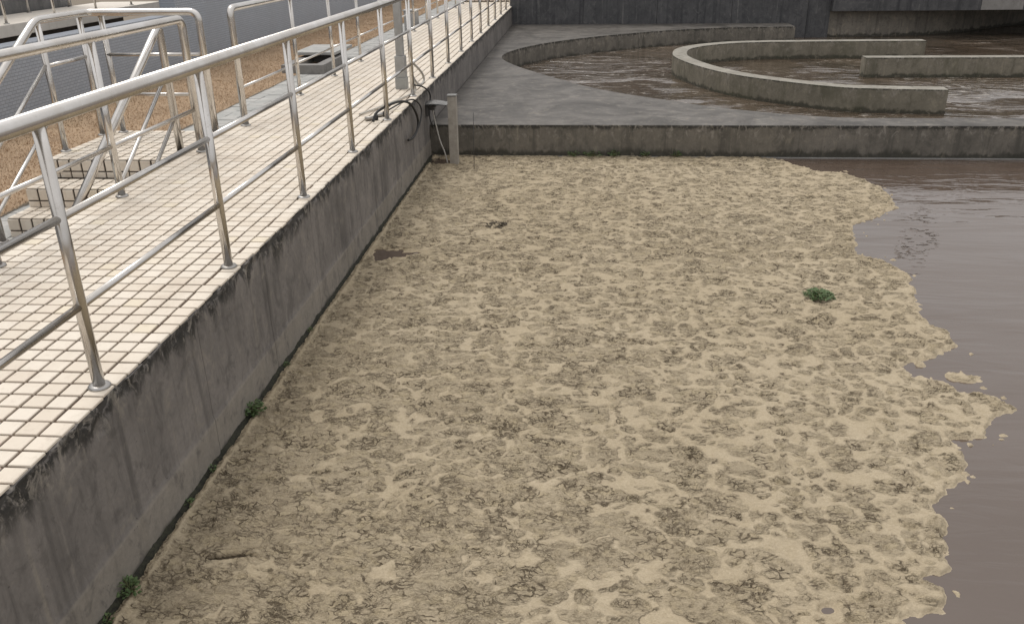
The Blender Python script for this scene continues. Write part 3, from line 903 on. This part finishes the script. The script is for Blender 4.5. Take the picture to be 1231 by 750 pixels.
# outer stair rail + landing rail
ox = -4.33
sl = 0.60
ld = empty("railing", (ox, 7, 0))
tag(ld, "steel railing round the outer side of the stair landing and steps", "railing")
ytop = 6.75
def oz(y, h): return h - (ytop - y) * sl
rail(ld, "top_rail", fillet([(ox, 5.25, oz(5.25, TOP)), (ox, ytop, TOP), (ox, 7.52, TOP), (-3.33, 7.52, TOP), (-3.33, 7.52, 0.0)], 0.08), 0.031, 18)
for (x, y, z0) in ((ox, 6.78, 0.0), (ox - 0.02, 7.42, 0.0), (-4.22, 7.545, 0.0)): post(ld, x, y, z0, TOP - 0.02, 0.025)
post(ld, ox, 5.75, -0.45, oz(5.75, TOP) - 0.015, 0.025)
MB().tube([(-3.33, 7.52, 0), (-3.33, 7.52, 0.004), (-3.33, 7.52, 0.011), (-3.33, 7.52, 0.014)], [0.044, 0.044, 0.038, 0.026], 20).build("base_flange", M['dull_steel'], ld, True)
for h in (0.69, 0.345):
    rail(ld, "mid_rail", [(ox, 5.25, oz(5.25, h)), (ox, 6.78, h + 0.018)], 0.0155)
    rail(ld, "mid_rail", [(ox, 6.78, h), (ox - 0.02, 7.42, h)], 0.0155)
    rail(ld, "mid_rail", [(-4.22, 7.535, h), (-3.33, 7.52, h)], 0.0155)

ix_ = -3.352
ii = empty("railing", (ix_, 6, 0))
tag(ii, "sloping steel handrail between the walkway and the stair steps", "railing")
si = 0.645
def iz(y, h): return h - (6.80 - y) * si
rail(ii, "top_rail", fillet([(ix_, 5.15, iz(5.15, 1.0)), (ix_, 6.81, 1.0), (ix_, 6.83, 0.0)], 0.06), 0.031, 18)
post(ii, ix_, 5.25, -0.45, iz(5.25, 1.0) - 0.01, 0.025)
for h in (0.625, 0.26):
    rail(ii, "mid_rail", [(ix_, 5.25, iz(5.25, h)), (ix_, 6.82, iz(6.82, h))], 0.0155)

# platform railings (front and rear)
for nm, x, ys, lab in (("platform_railing", -8.83, [5.2 + 1.31 * k for k in range(10)], "front steel railing on the pale upper platform"),
                       ("platform_railing", -9.86, [4.8 + 1.31 * k for k in range(10)], "rear steel railing on the pale upper platform")):
    e = empty(nm, (x, 12, 0.478)); tag(e, lab, "railing")
    for y in ys: post(e, x, y, 0.478, 1.5, 0.021)
    rail(e, "top_rail", [(x, ys[0] - .5, 1.52), (x, ys[-1] + .1, 1.52)], 0.027)
    for z in (0.83, 1.17): rail(e, "mid_rail", [(x, ys[0] - .5, z), (x, ys[-1], z)], 0.012)

# ================================================================== STAIRS
st = empty("staircase", (-3.8, 6.5, -0.45))
tag(st, "tiled landing and three steps leading down from the walkway to the pavers", "stairs")
sx0, sx1 = -4.345, WL
steps = [(0.0, 6.50, 7.625), (-0.15, 6.165, 6.52), (-0.30, 5.87, 6.19)]
for z, a, b in steps:
    MB().box(sx0 + 0.006, sx1 + 0.003, a + 0.006, b - 0.003, -0.6, z - 0.0085).build("step_core", M['dark_grout'], st)
def put_tile(me, loc, rot):
    o = bpy.data.objects.new("tile", me)
    link(o, st)
    o.location = (loc[0] - st.location.x, loc[1] - st.location.y, loc[2] - st.location.z)
    o.rotation_euler = rot
HALF, _, _ = tile_mesh("half_tile", TP - 0.0085, 0.046)
g_ = 0.0985
for (z, a, b) in steps:
    nyt = max(1, int(round((b - a) / g_)))
    py_ = (b - a - 0.004) / nyt
    if z < 0: nyt = 3; py_ = 0.0985
    for i in range(11):
        x = sx0 + g_ * (i + 0.5)
        for j in range(nyt):
            put_tile(TILE, (x + random.uniform(-.001, .001), a + py_ * (j + 0.5), z + random.uniform(-.001, .001)), (random.gauss(0, .006), random.gauss(0, .006), 0))
        # riser: one full row and a cut row
        put_tile(TILE, (x, a - 0.003, z - 0.0535), (R(90), 0, 0))
        put_tile(HALF, (x, a - 0.003, z - 0.129), (R(90), 0, 0))
    # flank
    for j in range(nyt):
        y = a + py_ * (j + 0.5)
        put_tile(TILE, (sx0 - 0.003, y, z - 0.0535), (0, R(-90), 0))

# steps at the far end of the walkway
fe = empty("end_step", (-2.5, 24.2, 0)); tag(fe, "pale tiled step at the far end of the walkway", "step")
MB().box(WL, WX - 0.03, 24.206, 26.5, -0.6, 0.32).build("step_core", M['grout'], fe)
for i in range(14):
    for k in range(3):
        o = bpy.data.objects.new("tile", TILE); link(o, fe)
        o.location = (WL + 0.10 * (i + 0.55) + 2.5, 0.002, 0.06 + 0.1 * k); o.rotation_euler = (R(90), 0, 0)

# ================================================================== SCUM
HF = 850.0
poly_px = [(930, 190), (980, 205), (1018, 208), (1060, 225), (1071, 236), (1078, 249), (1047, 262), (1023, 270), (1028, 290),
           (1031, 306), (1060, 311), (1094, 330), (1102, 359), (1111, 385), (1142, 398), (1150, 416), (1119, 428), (1087, 440),
           (1096, 451), (1143, 458), (1154, 470), (1190, 474), (1222, 489), (1192, 505), (1180, 524), (1147, 528), (1159, 549),
           (1159, 575), (1143, 589), (1124, 605), (1138, 624), (1143, 657), (1140, 680), (1117, 694), (1133, 703), (1139, 729),
           (1126, 736), (1091, 737), (1087, 750)]
def px_water(px, py, z=WATER + 0.01):
    d = np.array([(px - 615.5) / 1022.7, -(py - 375) / 1022.7, 1.0]) @ R_AX
    t = (z - 1.601) / d[2]
    return (t * d[0], t * d[1])
shore = [px_water(*p) for p in poly_px] + [(1.18, 2.25), (1.28, 1.9), (1.1, 1.5), (1.2, 0.9), (1.0, 0.3)]
shore = [(2.0, 10.25)] + shore

ys = [0.6]
while ys[-1] < 10.085:
    y = ys[-1]
    ys.append(y + (0.014 if y < 2.1 else 0.0052 + 0.0105 * max(0, (y - 2.2)) / 8))
ys = np.array(ys)
NXC = 820
us = np.linspace(0, 1, NXC)
xl = -1.790
Yg = np.repeat(ys[:, None], NXC, 1)
xr = np.interp(ys, [0.6, 2.3, 3.6, 4.6, 7.4, 10], [1.5, 1.6, 2.3, 2.7, 3.1, 3.35])
Xg = xl + us[None, :] * (xr[:, None] - xl)
X = Xg.ravel(); Y = Yg.ravel()
# signed distance to the shore line (positive inside)
P = np.array(shore); A = P[:-1]; B = P[1:]
dmin = np.full(X.shape, 9.0); wind = np.zeros(X.shape, int)
for a, b in zip(A, B):
    ab = b - a
    t = np.clip(((X - a[0]) * ab[0] + (Y - a[1]) * ab[1]) / (ab @ ab), 0, 1)
    dmin = np.minimum(dmin, np.hypot(X - a[0] - t * ab[0], Y - a[1] - t * ab[1]))
    lo, hi = min(a[1], b[1]), max(a[1], b[1])
    xc = a[0] + (Y - a[1]) / (ab[1] if abs(ab[1]) > 1e-9 else 1e-9) * ab[0]
    wind += ((Y >= lo) & (Y < hi) & (xc > X)).astype(int)
sd = np.where(wind % 2 == 1, dmin, -dmin)
# small loose islands off the edge
for (px, py_, rx, ry) in ((1105, 437, .035, .03), (1158, 453, .11, .06), (1212, 489, .075, .055), (1190, 478, .07, .05), (1040, 444, .03, .025), (1060, 446, .02, .015)):
    cx, cy = px_water(px, py_)
    e = 1 - np.hypot((X - cx) / rx, (Y - cy) / ry)
    sd = np.maximum(sd, e * min(rx, ry))
# domain warp
wx = X + 0.16 * (fbm(X * 3.1, Y * 3.1, 1, 3) - 0.5) + 0.06 * (fbm(X * 11, Y * 11, 2, 3) - 0.5)
wy = Y + 0.16 * (fbm(X * 3.1, Y * 3.1, 11, 3) - 0.5) + 0.06 * (fbm(X * 11, Y * 11, 12, 3) - 0.5)
def rafts(cell, seed, present, rmin, rmax):
    f1, f2, rid, ox_, oy_ = worley(wx / cell, wy / (cell * 0.85), seed)
    r2 = (rid * 7.13) % 1.0
    rad = rmin + (rmax - rmin) * r2
    core = np.minimum(rad - f1, (f2 - f1) * 0.5 - 0.055)
    return np.where(rid < present, core, -1.0) * cell, rid
dA, idA = rafts(0.25, 3, 0.80, 0.40, 0.72)
dB, idB = rafts(0.130, 5, 0.93, 0.34, 0.70)
dC, idC = rafts(0.066, 7, 0.66, 0.28, 0.58)
big = fbm(X * 0.9, Y * 0.9, 41, 3)
leftness = sstep(0.6, -1.6, X)
dA = dA - 0.04 * sstep(0.52, 0.40, big + 0.08 * leftness)
raft_d = np.maximum(np.maximum(dA, dB), dC) + 0.005 + 0.012 * leftness * sstep(7.0, 3.0, Y)
tint = np.where(dA >= np.maximum(dB, dC), idA, np.where(dB >= dC, idB, idC))
tint = (tint * 3.7) % 1.0
rough_edge = 0.040 * (fbm(X * 22, Y * 30, 44, 3) - 0.5)
raft = sstep(-0.014, 0.034, raft_d + rough_edge)
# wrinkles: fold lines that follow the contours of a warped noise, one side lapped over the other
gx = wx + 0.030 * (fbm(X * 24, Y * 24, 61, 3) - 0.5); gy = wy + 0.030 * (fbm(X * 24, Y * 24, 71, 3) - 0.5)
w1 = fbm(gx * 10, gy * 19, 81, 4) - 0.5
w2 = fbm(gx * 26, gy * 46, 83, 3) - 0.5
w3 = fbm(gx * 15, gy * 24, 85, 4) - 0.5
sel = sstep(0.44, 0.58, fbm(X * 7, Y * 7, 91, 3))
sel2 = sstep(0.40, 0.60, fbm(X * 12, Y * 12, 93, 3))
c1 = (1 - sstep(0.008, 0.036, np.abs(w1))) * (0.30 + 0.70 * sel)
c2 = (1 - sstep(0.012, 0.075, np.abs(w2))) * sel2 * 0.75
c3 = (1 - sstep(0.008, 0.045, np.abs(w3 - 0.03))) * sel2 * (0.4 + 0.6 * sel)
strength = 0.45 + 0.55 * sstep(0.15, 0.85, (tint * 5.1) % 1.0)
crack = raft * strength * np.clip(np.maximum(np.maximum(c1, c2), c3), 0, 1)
lap = np.tanh(w1 / 0.02) * 0.0050 + np.tanh(w3 / 0.03) * 0.0042 + np.tanh(w2 / 0.05) * 0.0030
lap += 0.012 * (fbm(gx * 34, gy * 52, 88, 3) - 0.5)
flow1 = fbm(wx * 5 + 2.5 * raft_d, wy * 7 - 2.5 * raft_d, 105, 3)
flowl = 1 - sstep(0.0, 0.05, np.abs(((flow1 * 9) % 1.0) - 0.5))
rimv = np.exp(-((raft_d + 0.004) / 0.007) ** 2)
foam = 0.0022 * rimv + 0.005 * (fbm(X * 8, Y * 8, 101, 4) - 0.5) + 0.004 * (fbm(X * 40, Y * 55, 103, 3) - 0.5) + 0.0012 * flowl
z = 0.016 + foam
z = z * (1 - raft) + raft * (0.0155 + lap * (0.35 + 0.5 * strength)) - crack * 0.006
z = np.maximum(z, 0.004)
# rolled ridge along the tank wall
rx_ = -1.758 + 0.020 * (fbm(Y * 3, Y * 0, 121, 3) - 0.5)
rope = np.exp(-((X - rx_) / 0.016) ** 2)
z += rope * (0.016 + 0.012 * (fbm(X * 30, Y * 9, 131, 3) - 0.5))
raft = raft * (1 - 0.85 * rope); crack = crack * (1 - rope)
# lobed outline and holes
lob = 0.05 * (fbm(X * 9, Y * 9, 141, 3) - 0.5) + 0.03 * (fbm(X * 30, Y * 30, 151, 3) - 0.5)
f1l, f2l, _, _, _ = worley(wx / 0.11, wy / 0.11, 19)
sdm = sd + lob + 0.035 * (0.42 - f1l)
# loose flecks drifting off the edge
fl1, fl2, flr, _, _ = worley(wx / 0.045, wy / 0.055, 23)
near = sstep(-0.22, -0.01, sd)
fleck = np.where(flr < 0.07 * near ** 2, (0.16 + 0.3 * ((flr * 37.7) % 1.0)) - fl1, -1.0) * 0.045
sdm = np.maximum(sdm, np.where(sd < 0.01, fleck, -1.0))
def hole(cx, cy, rx, ry, rot=0.0, wob=0.5):
    global sdm
    c, s = math.cos(rot), math.sin(rot)
    u = (X - cx) * c + (Y - cy) * s; v = -(X - cx) * s + (Y - cy) * c
    e = np.hypot(u / rx, v / ry) - 1 + wob * (fbm(X * 14, Y * 14, 161, 3) - 0.5) * 2
    sdm = np.minimum(sdm, e * min(rx, ry))
hole(-1.60, 6.60, 0.13, 0.15, 0.2, 0.6); hole(-1.42, 6.64, 0.10, 0.035, 0.15, 0.5)
hole(-1.70, 9.83, 0.17, 0.17, 0.3, 0.7)
u = (X + 1.465) / 0.13; v = (Y - 2.805 - 0.012 * np.sin(u * 2.4) - 0.010 * (fbm(X * 18, Y * 3, 171, 3) - 0.5))
slit = sstep(0.004, -0.004, np.abs(v) - 0.019 * (1 - u * u)) * (np.abs(u) < 1)
hole(*px_water(994, 731), 0.026, 0.016, 0.4, 0.5)
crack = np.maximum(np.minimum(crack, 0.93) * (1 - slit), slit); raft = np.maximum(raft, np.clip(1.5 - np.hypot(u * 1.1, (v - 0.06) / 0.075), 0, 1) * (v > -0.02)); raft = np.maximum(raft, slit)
z = z * (1 - slit) + 0.002 * slit
z = z * sstep(0.0, 0.022, sdm) - 0.03 * sstep(0.0, -0.05, sdm)
raft = raft * sstep(0.0, 0.05, sdm)
z = z + WATER
z[Y > 10.07] = np.minimum(z[Y > 10.07], WATER + 0.02)
keep = (sdm > -0.05).reshape(Yg.shape)
fm = keep[:-1, :-1] | keep[1:, :-1] | keep[1:, 1:] | keep[:-1, 1:]
idx = np.arange(X.size).reshape(Yg.shape)
Fq = np.stack([idx[:-1, :-1], idx[:-1, 1:], idx[1:, 1:], idx[1:, :-1]], -1)[fm]
used = np.zeros(X.size, bool); used[Fq.ravel()] = True
remap = np.cumsum(used) - 1
V = np.stack([X, Y, z], -1)[used]
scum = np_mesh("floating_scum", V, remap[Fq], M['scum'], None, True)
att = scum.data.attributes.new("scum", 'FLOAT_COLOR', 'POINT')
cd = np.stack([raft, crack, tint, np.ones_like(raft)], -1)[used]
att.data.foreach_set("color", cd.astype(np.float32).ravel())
tag(scum, "wrinkled tan crust of sludge scum floating over the tank water", "scum", kind="stuff")

# dark mossy foot of the tank wall
ny = 900
yy = np.linspace(0.6, 10.05, ny); tt = np.linspace(0, 1, 7)
Yg, Tg = np.meshgrid(yy, tt, indexing='ij')
Xm = WX + 0.000 + Tg * (0.034 + 0.010 * fbm(Yg * 5, Tg * 2, 3, 3))
Zm = WATER + 0.030 * (1 - Tg) ** 1.5 * (0.4 + 1.2 * fbm(Yg * 7, Tg * 0, 9, 4)) + 0.012 * fbm(Yg * 40, Tg * 5, 8, 2) - 0.006
idx = np.arange(ny * 7).reshape(ny, 7)
Fq = np.stack([idx[:-1, :-1], idx[:-1, 1:], idx[1:, 1:], idx[1:, :-1]], -1).reshape(-1, 4)
mo = np_mesh("moss", np.stack([Xm, Yg, Zm], -1).reshape(-1, 3), Fq, M['moss'], None, True)
tag(mo, "dark damp moss line along the foot of the tank wall", "moss", kind="stuff")

# ================================================================== PLANTS
def weed(name, loc, rad, height, n, label, seed, leaf=0.02, group=None, flat=False):
    rnd = random.Random(seed)
    e = empty(name, loc); tag(e, label, "plant", group)
    q = MB(); stq = MB()
    for i in range(n):
        a = rnd.uniform(0, 6.283); rr_ = rad * math.sqrt(rnd.random()); h = height * (1 - (rr_ / rad) ** 2 * 0.6) * rnd.uniform(0.35, 1.0)
        c = Vector((loc[0] + rr_ * math.cos(a), loc[1] + rr_ * math.sin(a), loc[2] + h))
        d = Vector((math.cos(a) + rnd.gauss(0, .5), math.sin(a) + rnd.gauss(0, .5), rnd.uniform(-.3, .7))).normalized()
        s_ = d.cross(Vector((rnd.gauss(0, .4), rnd.gauss(0, .4), 1))).normalized()
        up = s_.cross(d)
        L = leaf * rnd.uniform(0.6, 1.3); w_ = L * rnd.uniform(0.28, 0.42)
        p0 = c; p1 = c + d * L * 0.5 + up * L * 0.12; p2 = c + d * L
        q.add([p0, p1 + s_ * w_ - up * w_ * .25, p2, p1 - s_ * w_ - up * w_ * .25, p1], [(0, 1, 4), (1, 2, 4), (2, 3, 4), (3, 0, 4)])
        if i % 3 == 0:
            b0 = Vector((loc[0] + rnd.gauss(0, rad * .12), loc[1] + rnd.gauss(0, rad * .12), loc[2] - 0.01))
            stq.tube([b0, (b0 + c) / 2 + Vector((0, 0, h * .15)), c], 0.0013, 5)
    q.build("foliage", M['leaf'], e)
    stq.build("stem", M['stem'], e)
    return e
weed("weed", (-1.785, 3.97, WATER + 0.015), 0.05, 0.085, 110, "leafy green weed at the wall foot, below the vertical concrete joint", 1, 0.024)
weed("weed", (-1.79, 2.56, WATER + 0.015), 0.04, 0.07, 70, "small green weed at the wall foot nearest the camera", 2, 0.024)
weed("weed", (-1.795, 2.40, WATER + 0.01), 0.028, 0.035, 40, "tiny green weed at the wall foot in the bottom corner", 3, 0.016)
cx, cy = px_water(984, 357)
weed("floating_weed", (cx, cy, WATER + 0.02), 0.10, 0.028, 300, "dark green floating plant clump on the scum near open water", 4, 0.026)
for k, (px, w_, lab) in enumerate(((690, .07, "left edge"), (712, .11, "widest clump"), (738, .06, "middle"), (775, .06, "second from right"), (812, .05, "rightmost"))):
    d = (px - 700) / 100.6
    weed("wall_weed", (0.005 + d, 10.06, WATER + 0.02), w_, 0.07, int(900 * w_) + 20,
         "tiny green weeds at the foot of the channel front wall, " + lab, 10 + k, 0.022)
dx, dy = px_water(597, 272)
weed("debris_tuft", (dx, dy, WATER + 0.014), 0.085, 0.012, 70, "small dark tuft of debris lying on the far scum", 31, 0.03)
for ch in bpy.data.objects:
    if ch.parent and ch.parent.name.startswith("debris_tuft"):
        ch.data.materials[0] = M['debris']
# sparse tufts along the wall foot
rnd = random.Random(5)
for k, y in enumerate((3.15, 3.42, 4.55, 5.05)):
    weed("wall_tuft", (-1.795, y, WATER + 0.015), 0.022, 0.03, 26,
         ("tiny green tuft on the moss line nearest the small corner weed", "tiny green tuft on the moss line just short of the leafy weed", "tiny green tuft on the moss line just beyond the leafy weed", "farthest tiny green tuft on the moss line along the tank wall")[k], 50 + k, 0.014, "tufts along the tank wall foot")

# ================================================================== THINGS
# concrete post standing in the tank corner
cp = empty("corner_post", (-1.474, 9.69, WATER)); tag(cp, "grey square post standing in the tank corner beside the lamp", "post")
MB().box(-1.523, -1.425, 9.64, 9.74, -1.3, -0.035, 0.006).build("shaft", M['weathered_wood'], cp)
MB().box(-1.527, -1.421, 9.636, 9.744, -0.034, -0.018, 0.004).build("cap", M['lamp_metal'], cp)
ro = MB().tube([(-1.215, 9.42, -1.0), (-1.21, 9.42, -0.5), (-1.203, 9.42, -0.17)], 0.0035, 8).build("thin_rod", M['lamp_dark'], None, True)
tag(ro, "thin metal rod standing upright in the scum by the corner post", "rod")

# flat lamp on a bracket at the wall
fl = empty("wall_lamp", (-1.80, 9.95, -0.16)); tag(fl, "flat grey lamp on a bracket over the tank corner", "lamp")
MB().box(-1.815, -1.79, 9.86, 10.04, -0.30, -0.15, 0.004).build("wall_plate", M['lamp_dark'], fl)
MB().tube(fillet([(-1.795, 9.95, -0.20), (-1.72, 9.95, -0.20), (-1.70, 9.95, -0.17)], 0.02), 0.011, 10).build("bracket_arm", M['lamp_dark'], fl, True)
hd = MB()
prof = [(-1.83, 0.0), (-1.80, 0.02), (-1.74, 0.032), (-1.66, 0.026), (-1.59, 0.008), (-1.565, 0.0)]
for i in range(len(prof) - 1):
    (xa, za), (xb, zb) = prof[i], prof[i + 1]
    vs_ = []
    for (x, zz_) in ((xa, za), (xb, zb)):
        for (yo, f_) in ((-0.11, 0.35), (-0.06, 1.0), (0.06, 1.0), (0.11, 0.35)):
            vs_.append((x, 9.95 + yo, -0.165 + zz_ * f_))
    hd.add(vs_, [(j, j + 1, j + 5, j + 4) for j in range(3)])
hd.add([(-1.83, 9.84, -0.168), (-1.565, 9.84, -0.168), (-1.565, 10.06, -0.168), (-1.83, 10.06, -0.168)], [(0, 1, 2, 3)])
hd.build("lamp_hood", M['lamp_metal'], fl)
MB().box(-1.80, -1.72, 9.90, 10.0, -0.235, -0.17, 0.006).build("gear_box", M['lamp_dark'], fl)

def cable(name, pts, r, material, label, cat="cable"):
    o = MB().tube(catmull(pts, 8), r, 9).build(name, material, None, True)
    return tag(o, label, cat)
cable("hose", [(-1.97, 7.95, 0.02), (-1.95, 8.02, 0.09), (-1.88, 8.18, 0.125), (-1.81, 8.45, 0.12), (-1.775, 8.75, 0.05), (-1.77, 8.99, -0.07),
               (-1.77, 9.13, -0.196), (-1.77, 9.06, -0.285), (-1.775, 8.80, -0.318), (-1.785, 8.62, -0.302)], 0.0125, M['rubber'],
      "thick black hose looping from the walkway down over the wall edge", "hose")
cable("hose", [(-1.95, 8.55, 0.02), (-1.86, 8.80, 0.05), (-1.79, 9.02, 0.04), (-1.765, 9.24, -0.05), (-1.76, 9.31, -0.15), (-1.765, 9.14, -0.265), (-1.775, 8.78, -0.325)],
      0.008, M['rubber'], "thinner black hose hanging beside the thick hose on the wall", "hose")
cable("cable", [(-1.90, 9.587, 0.36), (-1.86, 9.80, 0.25), (-1.85, 10.00, 0.15), (-1.85, 10.03, 0.08), (-1.87, 9.88, 0.06), (-1.90, 9.73, 0.14), (-1.91, 9.62, 0.25), (-1.90, 9.60, 0.33)],
      0.0135, M['white_cable'], "coil of pale cable hung on the railing above the wall lamp")
cable("cable", [(-1.90, 9.63, 0.28), (-1.895, 9.66, 0.12), (-1.89, 9.70, 0.02), (-1.93, 9.40, 0.015), (-2.02, 9.00, 0.015), (-2.12, 8.60, 0.015), (-2.2, 8.35, 0.014)],
      0.010, M['white_cable'], "pale cable running from the railing across the tiles")
cable("cable", [(-1.88, 9.60, 0.10), (-1.82, 9.75, 0.06), (-1.79, 9.95, -0.02), (-1.785, 10.05, -0.10), (-1.79, 10.0, -0.18)],
      0.009, M['rubber'], "black cable dropping from the railing to the wall lamp")
cable("cable", [(-1.75, 9.95, -0.22), (-1.73, 9.93, -0.32), (-1.70, 9.90, -0.45), (-1.66, 9.85, -0.58), (-1.60, 9.78, -0.70), (-1.56, 9.72, -0.82)],
      0.008, M['white_cable'], "pale cable hanging from the wall lamp to the post foot")
cable("cable", [(-1.79, 9.93, -0.24), (-1.77, 9.90, -0.36), (-1.74, 9.92, -0.42), (-1.72, 9.95, -0.36), (-1.735, 9.97, -0.27)],
      0.007, M['rubber'], "short black cable loop under the wall lamp")
for k, (x, y, lab) in enumerate(((-2.03, 8.10, "left of the hoses"), (-1.98, 8.28, "under the thick hose"))):
    e = empty("pipe_fitting", (x, y, 0)); tag(e, "small metal pipe fitting lying on the tiles " + lab, "fitting")
    MB().tube([(x - .05, y - .02, 0.022), (x + .05, y + .03, 0.022)], 0.02, 12).build("barrel", M['dull_steel'], e, True)
    MB().tube([(x + .03, y + .02, 0.024), (x + .06, y + .036, 0.024)], 0.027, 12).build("collar", M['rubber'], e, True)

# lamp post on the walkway
lp = empty("pole", (-2.10, 9.98, 0)); tag(lp, "square light grey pole with a thicker base box behind the railing", "pole")
MB().box(-2.165, -2.035, 9.92, 10.05, 0.0, 0.13, 0.006).build("plinth", M['paver'], lp)
MB().box(-2.158, -2.042, 9.93, 10.045, 0.13, 0.37, 0.006).build("base_box", M['pole_paint'], lp)
MB().box(-2.142, -2.058, 9.945, 10.03, 0.37, 2.3, 0.005).build("shaft", M['pole_paint'], lp)
MB().box(-2.15, -2.05, 9.937, 10.038, 2.3, 2.32, 0.004).build("cap", M['lamp_metal'], lp)

# cabinet beyond the far railing
cb_ = empty("cabinet", (-3.56, 18.3, -0.45)); tag(cb_, "light grey electrical cabinet beyond the far railing", "cabinet")
MB().box(-3.68, -3.43, 18.1, 18.42, -0.45, 0.24, 0.008).build("body", M['cabinet_paint'], cb_)
MB().box(-3.70, -3.41, 18.07, 18.45, 0.242, 0.262, 0.006).build("roof", M['cabinet_paint'], cb_)
MB().box(-3.66, -3.45, 18.092, 18.098, -0.38, 0.20, 0.002).build("door", M['cabinet_paint'], cb_)

# drain chamber on the pavers
ch_ = empty("drain_chamber", (-4.5, 15, -0.45)); tag(ch_, "low concrete drain chamber with dark opening beside the pavers", "drain")
MB().box(-5.02, -4.30, 14.25, 14.42, -0.46, -0.30, 0.012).build("front_curb", M['pale_concrete'], ch_)
MB().box(-5.02, -4.86, 14.424, 15.6, -0.46, -0.30, 0.012).build("side_curb", M['pale_concrete'], ch_)
MB().box(-4.46, -4.30, 14.424, 15.6, -0.46, -0.30, 0.012).build("side_curb", M['pale_concrete'], ch_)
MB().box(-5.02, -4.30, 15.604, 15.8, -0.46, -0.27, 0.012).build("rear_curb", M['pale_concrete'], ch_)
MB().box(-4.856, -4.464, 14.424, 15.6, -0.455, -0.43).build("pit_floor", M['lid_and_shade_dark'], ch_)
MB().box(-5.10, -4.35, 15.2, 16.4, -0.262, -0.21, 0.01).build("cover_slab", M['paver'], ch_)
